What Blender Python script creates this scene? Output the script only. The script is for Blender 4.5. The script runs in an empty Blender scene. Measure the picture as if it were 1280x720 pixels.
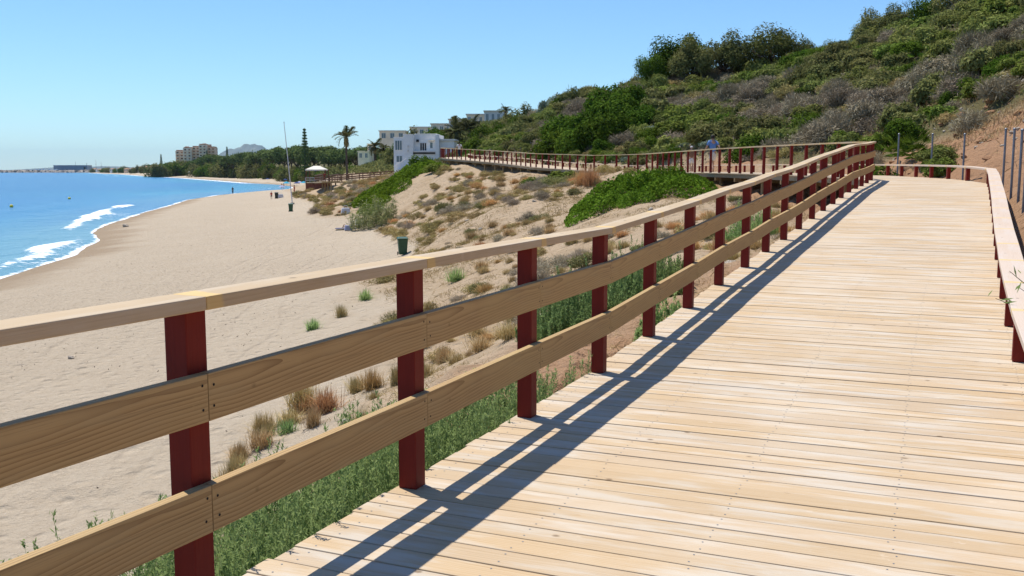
import bpy, bmesh, math, random
import numpy as np
from mathutils import Vector, Matrix
random.seed(7)
RNG = np.random.default_rng(11)
R = math.radians
scene = bpy.context.scene
COL = scene.collection

# ------------------------------------------------------------------ camera, sky, sun, exposure
cam_d = bpy.data.cameras.new('camera')
cam_d.sensor_width = 36.0
cam_d.lens = 34.875
cam_d.clip_start = 0.05
cam_d.clip_end = 90000
cam = bpy.data.objects.new('camera', cam_d)
COL.objects.link(cam)
cam.location = (0, 0, 0)
cam.rotation_euler = (R(90 - 6.806), 0, 0)
scene.camera = cam

SUN_EL, SUN_AZ = R(67), R(320)                       # azimuth clockwise from +Y
TOSUN = Vector((math.sin(SUN_AZ) * math.cos(SUN_EL), math.cos(SUN_AZ) * math.cos(SUN_EL), math.sin(SUN_EL)))
world = bpy.data.worlds.new('World')
scene.world = world
world.use_nodes = True
wn, wl = world.node_tree.nodes, world.node_tree.links
wn.clear()
sky = wn.new('ShaderNodeTexSky')
sky.sky_type = 'NISHITA'
sky.sun_disc = False
sky.sun_elevation = SUN_EL
sky.sun_rotation = SUN_AZ
sky.air_density = 1.0
sky.dust_density = 0.0
sky.ozone_density = 3.0
bg = wn.new('ShaderNodeBackground')
bg.inputs['Strength'].default_value = 0.108
wo = wn.new('ShaderNodeOutputWorld')
tint = wn.new('ShaderNodeMixRGB'); tint.blend_type = 'MULTIPLY'; tint.inputs[0].default_value = 1.0
tint.inputs[2].default_value = (0.71, 0.95, 1.18, 1)
wl.new(sky.outputs[0], tint.inputs[1]); wl.new(tint.outputs[0], bg.inputs[0])
wl.new(bg.outputs[0], wo.inputs[0])
sun_d = bpy.data.lights.new('sun', 'SUN')
sun_d.energy = 4.7
sun_d.angle = R(0.53)
sun_d.color = (1.0, 0.955, 0.88)
sun = bpy.data.objects.new('sun', sun_d)
COL.objects.link(sun)
sun.location = (-20, 30, 60)
sun.rotation_euler = TOSUN.to_track_quat('Z', 'Y').to_euler()
scene.view_settings.view_transform = 'Standard'
scene.view_settings.look = 'None'
scene.view_settings.exposure = 0.27
scene.view_settings.gamma = 1.0
scene.view_settings.use_curve_mapping = False
scene.cycles.max_bounces = 6
scene.cycles.diffuse_bounces = 3
scene.cycles.glossy_bounces = 2
scene.cycles.transmission_bounces = 3
scene.cycles.transparent_max_bounces = 6
scene.cycles.volume_bounces = 0

SEA = -6.5

# ------------------------------------------------------------------ helpers
def tag(o, label=None, cat=None, group=None, kind=None):
    if label: o['label'] = label
    if cat: o['category'] = cat
    if group: o['group'] = group
    if kind: o['kind'] = kind
    return o

def empty(name, loc, rz=0.0, label=None, cat=None, group=None):
    o = bpy.data.objects.new(name, None)
    COL.objects.link(o)
    o.empty_display_size = 0.3
    o.location = loc
    o.rotation_euler = (0, 0, rz)
    return tag(o, label, cat, group)

def link_mesh(name, me, mat=None, parent=None):
    if mat is not None and not me.materials:
        me.materials.append(mat)
    o = bpy.data.objects.new(name, me)
    COL.objects.link(o)
    if parent is not None: o.parent = parent
    return o

def mesh_np(name, verts, faces, smooth=False, uv=None, attrs=None):
    """verts (n,3); faces (m,k) numpy with fixed k (3 or 4)."""
    verts = np.asarray(verts, dtype=np.float32)
    faces = np.asarray(faces, dtype=np.int32)
    me = bpy.data.meshes.new(name)
    n, (m, k) = len(verts), faces.shape
    me.vertices.add(n); me.vertices.foreach_set('co', verts.ravel())
    me.loops.add(m * k); me.loops.foreach_set('vertex_index', faces.ravel())
    me.polygons.add(m)
    me.polygons.foreach_set('loop_start', np.arange(0, m * k, k, dtype=np.int32))
    me.polygons.foreach_set('loop_total', np.full(m, k, dtype=np.int32))
    me.update(calc_edges=True)
    if smooth: me.polygons.foreach_set('use_smooth', np.ones(m, dtype=bool))
    if uv is not None:
        l = me.uv_layers.new(name='UVMap')
        l.data.foreach_set('uv', np.asarray(uv, dtype=np.float32).ravel())
    for an, av in (attrs or {}).items():
        a = me.attributes.new(an, 'FLOAT', 'POINT')
        a.data.foreach_set('value', np.asarray(av, dtype=np.float32).ravel())
    return me

class MB:
    """collects hexahedra, tubes, prisms into ONE mesh (with uv in metres)"""
    def __init__(s): s.v, s.f, s.uv = [], [], []
    def hexa(s, A, B):
        """A, B: four corners each (same winding) of the two end sections; u runs from A to B"""
        b = len(s.v)
        A = [Vector(p) for p in A]; B = [Vector(p) for p in B]
        s.v += A + B
        L = ((B[0] + B[2]) * .5 - (A[0] + A[2]) * .5).length
        per = 0.0
        for i in range(4):
            j = (i + 1) % 4
            w = (A[j] - A[i]).length
            s.f.append((b + i, b + j, b + 4 + j, b + 4 + i))
            s.uv += [(0, per), (0, per + w), (L, per + w), (L, per)]
            per += w
        w1, w2 = (A[1] - A[0]).length, (A[2] - A[1]).length
        s.f.append((b + 3, b + 2, b + 1, b)); s.uv += [(.0, .0), (.01, 0), (.01, .01), (0, .01)]
        s.f.append((b + 4, b + 5, b + 6, b + 7)); s.uv += [(.0, .0), (.01, 0), (.01, .01), (0, .01)]
    def box(s, c, size, rz=0.0, M=None):
        x, y, z = (d / 2 for d in size)
        m = Matrix.Translation(Vector(c)) @ Matrix.Rotation(rz, 4, 'Z')
        if M is not None: m = M @ m
        P = lambda a, b_, c_: m @ Vector((a * x, b_ * y, c_ * z))
        s.hexa([P(-1, -1, -1), P(-1, -1, 1), P(-1, 1, 1), P(-1, 1, -1)], [P(1, -1, -1), P(1, -1, 1), P(1, 1, 1), P(1, 1, -1)])
    def poly(s, pts):
        b = len(s.v); s.v += [Vector(p) for p in pts]
        s.f.append(tuple(range(b, b + len(pts)))); s.uv += [(p[0], p[1]) for p in pts]
    def prism(s, pts, z0, z1):
        """vertical prism from xy outline (ccw)"""
        n = len(pts)
        s.poly([(p[0], p[1], z1) for p in pts]); s.poly([(p[0], p[1], z0) for p in reversed(pts)])
        for i in range(n):
            a, c = pts[i], pts[(i + 1) % n]
            s.poly([(a[0], a[1], z0), (c[0], c[1], z0), (c[0], c[1], z1), (a[0], a[1], z1)])
    def tube(s, pts, rad, seg=8, cap=True):
        pts = [Vector(p) for p in pts]
        if not hasattr(rad, '__len__'): rad = [rad] * len(pts)
        b = len(s.v); n = len(pts); L = 0
        for i, p in enumerate(pts):
            d = (pts[min(i + 1, n - 1)] - pts[max(i - 1, 0)]).normalized()
            a = d.orthogonal().normalized() if abs(d.z) > .95 else d.cross(Vector((0, 0, 1))).normalized()
            c = d.cross(a)
            for k in range(seg):
                t = 2 * math.pi * k / seg
                s.v.append(p + (a * math.cos(t) + c * math.sin(t)) * rad[i])
        for i in range(n - 1):
            l2 = L + (pts[i + 1] - pts[i]).length
            for k in range(seg):
                q = (k + 1) % seg
                s.f.append((b + i * seg + k, b + i * seg + q, b + (i + 1) * seg + q, b + (i + 1) * seg + k))
                s.uv += [(L, k * .03), (L, (k + 1) * .03), (l2, (k + 1) * .03), (l2, k * .03)]
            L = l2
        if cap:
            s.f.append(tuple(b + k for k in reversed(range(seg)))); s.uv += [(0, 0)] * seg
            s.f.append(tuple(b + (n - 1) * seg + k for k in range(seg))); s.uv += [(0, 0)] * seg
    def lathe(s, prof, seg=20, c=(0, 0, 0)):
        """prof: list of (r, z)"""
        b = len(s.v); n = len(prof); c = Vector(c)
        for r, z in prof:
            for k in range(seg):
                t = 2 * math.pi * k / seg
                s.v.append(c + Vector((r * math.cos(t), r * math.sin(t), z)))
        for i in range(n - 1):
            for k in range(seg):
                q = (k + 1) % seg
                s.f.append((b + i * seg + k, b + i * seg + q, b + (i + 1) * seg + q, b + (i + 1) * seg + k)); s.uv += [(0, 0)] * 4
        s.f.append(tuple(b + k for k in reversed(range(seg)))); s.uv += [(0, 0)] * seg
        s.f.append(tuple(b + (n - 1) * seg + k for k in range(seg))); s.uv += [(0, 0)] * seg
    def mesh(s, name, smooth=False):
        me = bpy.data.meshes.new(name)
        me.from_pydata([tuple(p) for p in s.v], [], s.f)
        l = me.uv_layers.new(name='UVMap')
        l.data.foreach_set('uv', np.asarray(s.uv, dtype=np.float32).ravel())
        if smooth: me.polygons.foreach_set('use_smooth', np.ones(len(me.polygons), dtype=bool))
        me.validate()
        bm = bmesh.new(); bm.from_mesh(me); bmesh.ops.recalc_face_normals(bm, faces=bm.faces); bm.to_mesh(me); bm.free()
        return me
    def build(s, name, mat, parent=None, bevel=0.0, smooth=False):
        o = link_mesh(name, s.mesh(name, smooth), mat, parent)
        if bevel:
            m = o.modifiers.new('bevel', 'BEVEL'); m.width = bevel; m.segments = 2; m.limit_method = 'ANGLE'
        return o

def copy_tree(o, parent=None):
    c = o.copy(); COL.objects.link(c)
    if parent is not None: c.parent = parent
    for ch in list(o.children): copy_tree(ch, c)
    return c

def vnoise(x, y, seed=0):
    """smooth value noise 0..1"""
    x = np.asarray(x, float); y = np.asarray(y, float)
    xi = np.floor(x).astype(np.int64); yi = np.floor(y).astype(np.int64)
    fx = x - xi; fy = y - yi
    fx = fx * fx * (3 - 2 * fx); fy = fy * fy * (3 - 2 * fy)
    def h(a, b):
        n = (a * 374761393 + b * 668265263 + seed * 974711) & 0x7fffffff
        n = ((n ^ (n >> 13)) * 1274126177) & 0x7fffffff
        return ((n ^ (n >> 16)) & 0xffff) / 65535.0
    return (h(xi, yi) * (1 - fx) + h(xi + 1, yi) * fx) * (1 - fy) + (h(xi, yi + 1) * (1 - fx) + h(xi + 1, yi + 1) * fx) * fy

def fbm(x, y, seed=0, oct=4):
    s = 0; a = .5; t = 0
    for o in range(oct):
        s = s + a * vnoise(x * 2 ** o, y * 2 ** o, seed + o); t += a; a *= .5
    return s / t

def sstep(a, b, x):
    t = np.clip((x - a) / (b - a), 0, 1)
    return t * t * (3 - 2 * t)

# ------------------------------------------------------------------ materials
def new_mat(name):
    m = bpy.data.materials.new(name); m.use_nodes = True
    nt = m.node_tree; nt.nodes.clear()
    out = nt.nodes.new('ShaderNodeOutputMaterial')
    return m, nt, out

class NT:
    def __init__(s, nt): s.nt = nt
    def n(s, typ, **kw):
        nd = s.nt.nodes.new(typ)
        for k, v in kw.items():
            if k in ('operation', 'blend_type', 'data_type', 'attribute_name', 'feature', 'distance', 'noise_dimensions', 'voronoi_dimensions', 'interpolation_type', 'clamp', 'wave_type', 'bands_direction'):
                setattr(nd, k, v)
        return nd
    def l(s, a, b): s.nt.links.new(a, b)
    def val(s, sock, v):
        if hasattr(v, 'links') or hasattr(v, 'is_output'): s.l(v, sock)
        else: sock.default_value = v
    def math(s, op, a, b=0.0, c=None, clamp=False):
        nd = s.nt.nodes.new('ShaderNodeMath'); nd.operation = op; nd.use_clamp = clamp
        s.val(nd.inputs[0], a); s.val(nd.inputs[1], b)
        if c is not None: s.val(nd.inputs[2], c)
        return nd.outputs[0]
    def mix(s, f, a, b, mode='MIX'):
        nd = s.nt.nodes.new('ShaderNodeMixRGB'); nd.blend_type = mode
        s.val(nd.inputs[0], f)
        for i, v in ((1, a), (2, b)):
            if isinstance(v, tuple): nd.inputs[i].default_value = (*v[:3], 1)
            else: s.l(v, nd.inputs[i])
        return nd.outputs[0]
    def noise(s, vec, scale, detail=3, rough=.5, dist=0.0):
        nd = s.nt.nodes.new('ShaderNodeTexNoise')
        if vec is not None: s.l(vec, nd.inputs['Vector'])
        nd.inputs['Scale'].default_value = scale; nd.inputs['Detail'].default_value = detail
        nd.inputs['Roughness'].default_value = rough; nd.inputs['Distortion'].default_value = dist
        return nd.outputs['Fac']
    def ramp(s, fac, stops):
        nd = s.nt.nodes.new('ShaderNodeValToRGB'); e = nd.color_ramp.elements
        while len(e) < len(stops): e.new(.5)
        for i, (p, c) in enumerate(stops):
            e[i].position = p; e[i].color = (*c, 1) if isinstance(c, tuple) else (c, c, c, 1)
        s.l(fac, nd.inputs[0]); return nd.outputs[0]
    def mapr(s, v, a, b, c=0.0, d=1.0):
        nd = s.nt.nodes.new('ShaderNodeMapRange')
        s.val(nd.inputs[0], v); nd.inputs[1].default_value = a; nd.inputs[2].default_value = b
        nd.inputs[3].default_value = c; nd.inputs[4].default_value = d
        nd.interpolation_type = 'SMOOTHSTEP'
        return nd.outputs[0]
    def bump(s, h, strength=.3, dist=.02, normal=None):
        nd = s.nt.nodes.new('ShaderNodeBump'); nd.inputs['Strength'].default_value = strength
        nd.inputs['Distance'].default_value = dist; s.l(h, nd.inputs['Height'])
        if normal is not None: s.l(normal, nd.inputs['Normal'])
        return nd.outputs[0]
    def bsdf(s, out, color, rough=.7, spec=.3, normal=None, metal=0.0):
        nd = s.nt.nodes.new('ShaderNodeBsdfPrincipled')
        if isinstance(color, tuple): nd.inputs['Base Color'].default_value = (*color, 1)
        else: s.l(color, nd.inputs['Base Color'])
        s.val(nd.inputs['Roughness'], rough)
        nd.inputs['Specular IOR Level'].default_value = spec
        nd.inputs['Metallic'].default_value = metal
        if normal is not None: s.l(normal, nd.inputs['Normal'])
        if out is not None: s.l(nd.outputs[0], out.inputs['Surface'])
        return nd

def mat_plain(name, col, rough=.6, spec=.3, var=.12, scale=6.0, metal=0.0, bump=0.0):
    m, nt, out = new_mat(name); g = NT(nt)
    tc = g.n('ShaderNodeTexCoord')
    nz = g.noise(tc.outputs['Object'], scale, 4, .6)
    dark = tuple(c * (1 - var * 1.6) for c in col); lite = tuple(min(1, c * (1 + var)) for c in col)
    c = g.ramp(nz, [(.3, dark), (.7, lite)])
    nrm = g.bump(nz, bump, .02) if bump else None
    g.bsdf(out, c, rough, spec, nrm, metal)
    return m

def mat_wood(name, pale, mid, dark, weather, wamt=.5, patch=False, ring=0.5, rough=.7, vlo=.88, vhi=1.08, slo=.85, shi=1.1, keepk=.86, v0lo=.02, v0w=.16):
    """sawn pine: grain runs along u; every board differs (random per island)"""
    m, nt, out = new_mat(name); g = NT(nt)
    uv = g.n('ShaderNodeUVMap'); geo = g.n('ShaderNodeNewGeometry')
    rnd = geo.outputs['Random Per Island']
    sp = g.n('ShaderNodeSeparateXYZ'); g.l(uv.outputs[0], sp.inputs[0])
    u, v = sp.outputs[0], sp.outputs[1]
    off = g.math('MULTIPLY', rnd, 173.0)
    def vec(su, sv):
        cb = g.n('ShaderNodeCombineXYZ')
        g.l(g.math('ADD', g.math('MULTIPLY', u, su), off), cb.inputs[0]); g.l(g.math('MULTIPLY', v, sv), cb.inputs[1]); g.l(off, cb.inputs[2])
        return cb.outputs[0]
    fine = g.noise(vec(2.0, 150.0), 1.0, 3, .6)
    warp = g.noise(vec(1.3, 5.0), 1.0, 2, .45)
    v0 = g.math('SUBTRACT', v, g.math('ADD', v0lo, g.math('MULTIPLY', g.math('FRACT', g.math('MULTIPLY', rnd, 91.3)), v0w)))
    dist = g.math('SQRT', g.math('ADD', g.math('MULTIPLY', v0, v0), .0009))
    rr = g.math('ADD', g.math('ADD', g.math('MULTIPLY', dist, 70.0), g.math('MULTIPLY', u, 1.6)), g.math('MULTIPLY', warp, 4.5))
    band = g.math('POWER', g.math('FRACT', rr), 2.4)
    blot = g.noise(vec(1.6, 9.0), 1.0, 4, .6)
    tone = g.noise(vec(.01, .01), 9.0, 0)
    c = g.mix(g.math('MULTIPLY', band, ring), pale, mid)
    c = g.mix(g.mapr(fine, .52, .75, 0, .45), c, dark)
    c = g.mix(g.mapr(blot, .46, .66, 0, wamt), c, weather)
    # each board its own tone
    tn = g.mapr(rnd, 0, 1, vlo, vhi)
    hs = g.n('ShaderNodeHueSaturation'); g.l(c, hs.inputs['Color']); g.l(tn, hs.inputs['Value'])
    r2 = g.math('FRACT', g.math('MULTIPLY', rnd, 37.7))
    g.l(g.mapr(r2, 0, 1, slo, shi), hs.inputs['Saturation'])
    c = hs.outputs[0]
    # knots
    vo = g.n('ShaderNodeTexVoronoi'); vo.feature = 'F1'
    g.l(vec(6.0, 8.0), vo.inputs['Vector']); vo.inputs['Scale'].default_value = 1.0
    sc = g.n('ShaderNodeSeparateColor'); g.l(vo.outputs['Color'], sc.inputs[0])
    keep = g.math('GREATER_THAN', sc.outputs[0], keepk)
    kn = g.math('MULTIPLY', g.mapr(vo.outputs['Distance'], .05, .15, 1, 0), keep)
    c = g.mix(g.math('MULTIPLY', kn, .75), c, tuple(x * .45 for x in dark))
    geo_p = g.n('ShaderNodeTexCoord').outputs['Object']
    wear = g.noise(geo_p, .9, 4, .6); wear2 = g.noise(geo_p, 6.0, 4, .7)
    c = g.mix(g.mapr(wear, .45, .68, 0, .35), c, weather)
    c = g.mix(g.mapr(wear2, .64, .74, 0, .35), c, tuple(min(1, x * 1.12) for x in weather))
    if patch:
        a = g.mapr(u, .0, .16, 1, 0)
        ed = g.mapr(g.math('ADD', a, g.math('MULTIPLY', g.math('SUBTRACT', blot, .5), .9)), .35, .55, 0, .62)
        c = g.mix(ed, c, (.70, .47, .16))
    h = g.math('SUBTRACT', g.math('MULTIPLY', fine, .7), g.math('MULTIPLY', band, .4))
    g.bsdf(out, c, rough, .22, g.bump(h, .25, .003))
    return m

M = {}
M['deck'] = mat_wood('deck_pine', (.58, .425, .255), (.48, .315, .155), (.33, .20, .10), (.61, .525, .41), .85, ring=.55, vlo=.85, vhi=.93, slo=.88, shi=1.0, keepk=.78)
M['rail'] = mat_wood('rail_pine', (.50, .31, .10), (.27, .145, .040), (.13, .07, .024), (.46, .32, .13), .4, ring=.9, keepk=.80, v0lo=.19, v0w=.17)
M['cap'] = mat_wood('handrail_pine', (.53, .38, .205), (.42, .275, .125), (.30, .18, .08), (.56, .455, .315), .6, patch=True, ring=.4)
M['low'] = mat_wood('low_rail_pine', (.62, .47, .34), (.53, .38, .26), (.42, .29, .18), (.62, .52, .43), .7, patch=True, ring=.3)
M['beam'] = mat_wood('beam_pine', (.36, .26, .14), (.28, .19, .10), (.16, .10, .05), (.30, .25, .18), .5)

def mat_post():
    m, nt, out = new_mat('red_stain'); g = NT(nt)
    uv = g.n('ShaderNodeUVMap'); mp = g.n('ShaderNodeMapping'); g.l(uv.outputs[0], mp.inputs[0]); mp.inputs['Scale'].default_value = (3, 90, 1)
    geo = g.n('ShaderNodeNewGeometry')
    nz = g.noise(mp.outputs[0], 1.0, 4, .6)
    tc = g.n('ShaderNodeTexCoord'); n2 = g.noise(tc.outputs['Object'], 7.0, 4, .7)
    c = g.mix(nz, (.20, .020, .013), (.125, .011, .008))
    c = g.mix(g.mapr(n2, .62, .78, 0, .4), c, (.24, .04, .025))
    g.bsdf(out, c, .6, .18, g.bump(nz, .25, .003))
    return m
M['post'] = mat_post()

def leaf_mat(name, c1, c2, c3=None, trans=.25, tip=None):
    m, nt, out = new_mat(name); g = NT(nt)
    geo = g.n('ShaderNodeNewGeometry'); oi = g.n('ShaderNodeObjectInfo')
    mx_ = lambda a, b, t: tuple(p + (q - p) * t for p, q in zip(a, b))
    st = [(0, mx_(c1, c2, .3)), (.7, c2)] + ([(1.0, mx_(c2, c3, .7))] if c3 else [])
    c = g.ramp(geo.outputs['Random Per Island'], st)
    hs = g.n('ShaderNodeHueSaturation'); g.l(c, hs.inputs['Color'])
    g.l(g.mapr(oi.outputs['Random'], 0, 1, .82, 1.16), hs.inputs['Value'])
    r2 = g.math('FRACT', g.math('MULTIPLY', oi.outputs['Random'], 13.7))
    g.l(g.mapr(r2, 0, 1, .488, .512), hs.inputs['Hue'])
    c = hs.outputs[0]
    d = g.n('ShaderNodeBsdfDiffuse'); g.l(c, d.inputs[0])
    t = g.n('ShaderNodeBsdfTranslucent'); g.l(c, t.inputs[0])
    mx = g.n('ShaderNodeMixShader'); mx.inputs[0].default_value = trans
    g.l(d.outputs[0], mx.inputs[1]); g.l(t.outputs[0], mx.inputs[2]); g.l(mx.outputs[0], out.inputs['Surface'])
    return m
M['leaf_bright'] = leaf_mat('bright_leaf', (.105, .145, .026), (.16, .205, .04), (.24, .28, .075))
M['leaf_olive'] = leaf_mat('olive_leaf', (.125, .135, .045), (.19, .19, .065), (.27, .25, .105))
M['leaf_dark'] = leaf_mat('dark_leaf', (.045, .082, .012), (.080, .135, .016), (.14, .20, .03))
M['leaf_grey'] = leaf_mat('grey_twig', (.225, .185, .12), (.30, .25, .17), (.39, .33, .235), trans=.1)
M['leaf_duneolive'] = leaf_mat('dune_olive', (.16, .16, .06), (.24, .225, .09), (.33, .30, .15))
M['leaf_crest'] = leaf_mat('crest_leaf', (.075, .085, .025), (.12, .13, .038), (.18, .18, .06))
M['leaf_lime'] = leaf_mat('lime_leaf', (.145, .17, .042), (.21, .23, .062), (.29, .30, .105))
M['leaf_silver'] = leaf_mat('silver_leaf', (.10, .14, .095), (.16, .20, .14), (.26, .29, .22))
M['leaf_greytan'] = leaf_mat('grey_tan_twig', (.27, .22, .15), (.36, .30, .21), (.46, .39, .28), trans=.12)
M['leaf_tan'] = leaf_mat('straw', (.33, .23, .10), (.47, .35, .17), (.58, .46, .26), trans=.15)
M['leaf_ochre'] = leaf_mat('ochre_twig', (.27, .20, .085), (.40, .31, .125), (.50, .42, .19), trans=.12)
M['leaf_rust'] = leaf_mat('rust_grass', (.42, .23, .095), (.54, .33, .15), (.62, .42, .22), trans=.2)
M['leaf_weed'] = leaf_mat('weed_leaf', (.20, .29, .10), (.29, .40, .145), (.40, .51, .22), trans=.5)
M['leaf_mat'] = leaf_mat('mat_leaf', (.085, .15, .012), (.15, .235, .022), (.24, .33, .045))
M['leaf_cane'] = leaf_mat('cane_leaf', (.16, .20, .07), (.28, .30, .13), (.42, .40, .21))
M['leaf_palm'] = leaf_mat('palm_leaf', (.06, .075, .03), (.12, .13, .055), (.22, .19, .09))
M['leaf_pine'] = leaf_mat('pine_leaf', (.065, .10, .03), (.11, .15, .045), (.16, .20, .07), trans=.1)
M['bark'] = mat_plain('bark', (.13, .10, .075), .9, .1, .4, 9, bump=.5)
M['white'] = mat_plain('white_render', (.84, .83, .80), .8, .2, .04, 1.5)
M['cream'] = mat_plain('cream_render', (.84, .72, .54), .85, .2, .10, .6)
M['peach'] = mat_plain('peach_render', (.86, .60, .40), .85, .2, .10, .3)
M['roof'] = mat_plain('clay_roof', (.40, .20, .11), .8, .2, .25, 2.0)
M['flat_roof'] = mat_plain('pale_roof', (.72, .69, .64), .85, .2, .06, 1.0)
M['glass'] = mat_plain('window_glass', (.10, .15, .18), .12, .6, .1, 1.0)
M['dark'] = mat_plain('dark_opening', (.045, .04, .035), .6, .3, .2, 2.0)
M['steel'] = mat_plain('galvanised_steel', (.20, .22, .25), .5, .4, .15, 14, metal=.5)
M['bin'] = mat_plain('bin_green', (.020, .075, .035), .45, .4, .15, 5)
M['bin_dark'] = mat_plain('bin_black', (.02, .028, .024), .5, .4, .15, 5)
M['rubber'] = mat_plain('rubber', (.02, .02, .02), .8, .2, .2, 9)
M['tower_wood'] = mat_plain('tower_red_wood', (.20, .065, .04), .7, .25, .3, 3)
M['brown_wood'] = mat_plain('weathered_brown_wood', (.17, .095, .06), .8, .2, .3, 3)
M['canvas'] = mat_plain('canvas', (.72, .66, .56), .9, .1, .08, 2)
M['rock'] = mat_plain('rock', (.30, .27, .24), .95, .15, .35, .5, bump=.5)
M['stone'] = mat_plain('stone', (.42, .36, .29), .95, .15, .3, 5, bump=.5)
M['grey_hall'] = mat_plain('grey_cladding', (.23, .27, .33), .7, .3, .08, .05)
M['yellow'] = mat_plain('buoy_yellow', (.75, .62, .04), .45, .4, .1, 3)
M['skin'] = mat_plain('skin', (.45, .26, .18), .6, .3, .1, 8)
M['hair'] = mat_plain('dark_hair', (.025, .018, .014), .7, .3, .3, 30)
M['blue_cloth'] = mat_plain('blue_cotton', (.13, .24, .50), .9, .1, .12, 5, bump=.2)
M['pale_cloth'] = mat_plain('pale_cotton', (.62, .60, .60), .9, .1, .1, 5, bump=.2)
M['dark_cloth'] = mat_plain('dark_cotton', (.03, .035, .05), .9, .1, .2, 5)
M['red_cloth'] = mat_plain('red_cotton', (.45, .03, .025), .9, .1, .12, 5)
M['brown_cloth'] = mat_plain('brown_cotton', (.20, .11, .07), .9, .1, .12, 5)
M['teal_cloth'] = mat_plain('teal_canvas', (.05, .36, .50), .85, .15, .1, 5)
M['navy_cloth'] = mat_plain('navy_canvas', (.04, .06, .16), .85, .15, .1, 5)
M['pink_cloth'] = mat_plain('pink_towel', (.65, .42, .45), .9, .1, .1, 5)
M['lavender'] = mat_plain('lavender_canvas', (.38, .40, .55), .85, .15, .1, 5)
M['lawn'] = mat_plain('lawn', (.085, .165, .02), .95, .1, .2, .25)

# ------------------------------------------------------------------ the boardwalk line (left and right post lines, deck height)
NEAR = [(-2.95, -.70, -1.48), (-2.32, .59, -1.48), (-1.69, 1.88, -1.48), (-1.06, 3.18, -1.48), (-.47, 4.53, -1.48), (.09, 5.86, -1.478), (.64, 7.19, -1.482), (1.18, 8.45, -1.423),
        (1.74, 9.71, -1.353), (2.30, 10.96, -1.27), (2.88, 12.21, -1.198), (3.45, 13.46, -1.107), (4.03, 14.70, -1.032), (4.61, 15.95, -.945), (5.19, 17.19, -.843), (5.77, 18.44, -.756),
        (6.35, 19.69, -.676), (6.92, 20.93, -.589), (7.50, 22.18, -.502), (8.08, 23.42, -.448), (8.65, 24.67, -.407), (9.22, 25.92, -.351)]
W = 2.85
LP = list(NEAR)
RP = []
for i, (x, y, z) in enumerate(NEAR):
    a = NEAR[max(i - 1, 0)]; b = NEAR[min(i + 1, len(NEAR) - 1)]
    d = Vector((b[0] - a[0], b[1] - a[1])).normalized()
    RP.append((x + d.y * W, y - d.x * W, z))
CORNER = len(LP) - 1
for l, r, z in [((9.75, 27.1), (11.95, 26.2), -.29), ((9.86, 28.5), (12.1, 28.0), -.25), ((9.80, 31), (12.4, 31.2), -.22), ((9.62, 34), (12.62, 34.3), -.19), ((9.25, 38.5), (12.25, 39.2), -.16),
                ((8.85, 43), (11.8, 43.8), -.14), ((8.38, 50.5), (11.3, 51.4), -.125), ((7.9, 58), (10.75, 59), -.12), ((7.2, 60.7), (9.95, 62.2), -.12), ((5.3, 64.8), (7.9, 66.3), -.11),
                ((3.5, 70.2), (6.1, 71.6), .03), ((1.65, 76), (4.3, 77.2), .18), ((0.05, 82), (2.75, 83.1), .40), ((-1.6, 88), (1.1, 89), .62), ((-4.2, 95), (-1.5, 96), .88), ((-6.8, 102), (-4.1, 102.6), 1.12),
                ((-7.6, 106.5), (-4.7, 106.6), 1.25), ((-7.5, 112), (-4.6, 111.6), 1.38), ((-6.6, 119), (-3.8, 118.6), 1.5)]:
    LP.append((*l, z)); RP.append((*r, z))
LP = np.array(LP); RP = np.array(RP)
MIDP = (LP + RP) / 2

# the lower walkway far left, seen on its side
FARW = np.array([(-27.2, 150, -1.75), (-31, 163, -2.0), (-30.3, 172, -2.05), (-24.5, 177, -1.6), (-19.5, 180, -1.2), (-12, 183, -.6)])

def dist_poly(x, y, pts):
    """distance to polyline and interpolated third coordinate"""
    best = np.full(np.shape(x), 1e9); val = np.zeros(np.shape(x))
    for a, b in zip(pts[:-1], pts[1:]):
        dx, dy = b[0] - a[0], b[1] - a[1]
        t = np.clip(((x - a[0]) * dx + (y - a[1]) * dy) / (dx * dx + dy * dy), 0, 1)
        d = np.hypot(x - a[0] - t * dx, y - a[1] - t * dy)
        k = d < best
        best = np.where(k, d, best); val = np.where(k, a[2] + t * (b[2] - a[2]), val) if len(a) > 2 else val
    return best, val

SHORE = np.array([(-25, -300), (-27, -40), (-27, 0), (-27.5, 30), (-30.5, 58), (-33.8, 76), (-38.0, 90), (-43.5, 103), (-47.5, 116), (-52, 135), (-57, 156), (-63, 185), (-70, 215), (-75, 255), (-76, 285), (-74, 310),
                  (-74.5, 335), (-79, 360), (-88, 395), (-102, 435), (-125, 480), (-170, 585), (-250, 765), (-370, 1010), (-520, 1340), (-700, 1700), (-850, 2010), (-960, 2300), (-1000, 2600), (-1000, 6000)])
def shore_s(x, y):
    d, _ = dist_poly(x, y, SHORE)
    # inland = right of the line: shoreline is a function x(y)
    xs = np.interp(y, SHORE[:, 1], SHORE[:, 0])
    return np.where(x > xs, d, -d)

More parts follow.
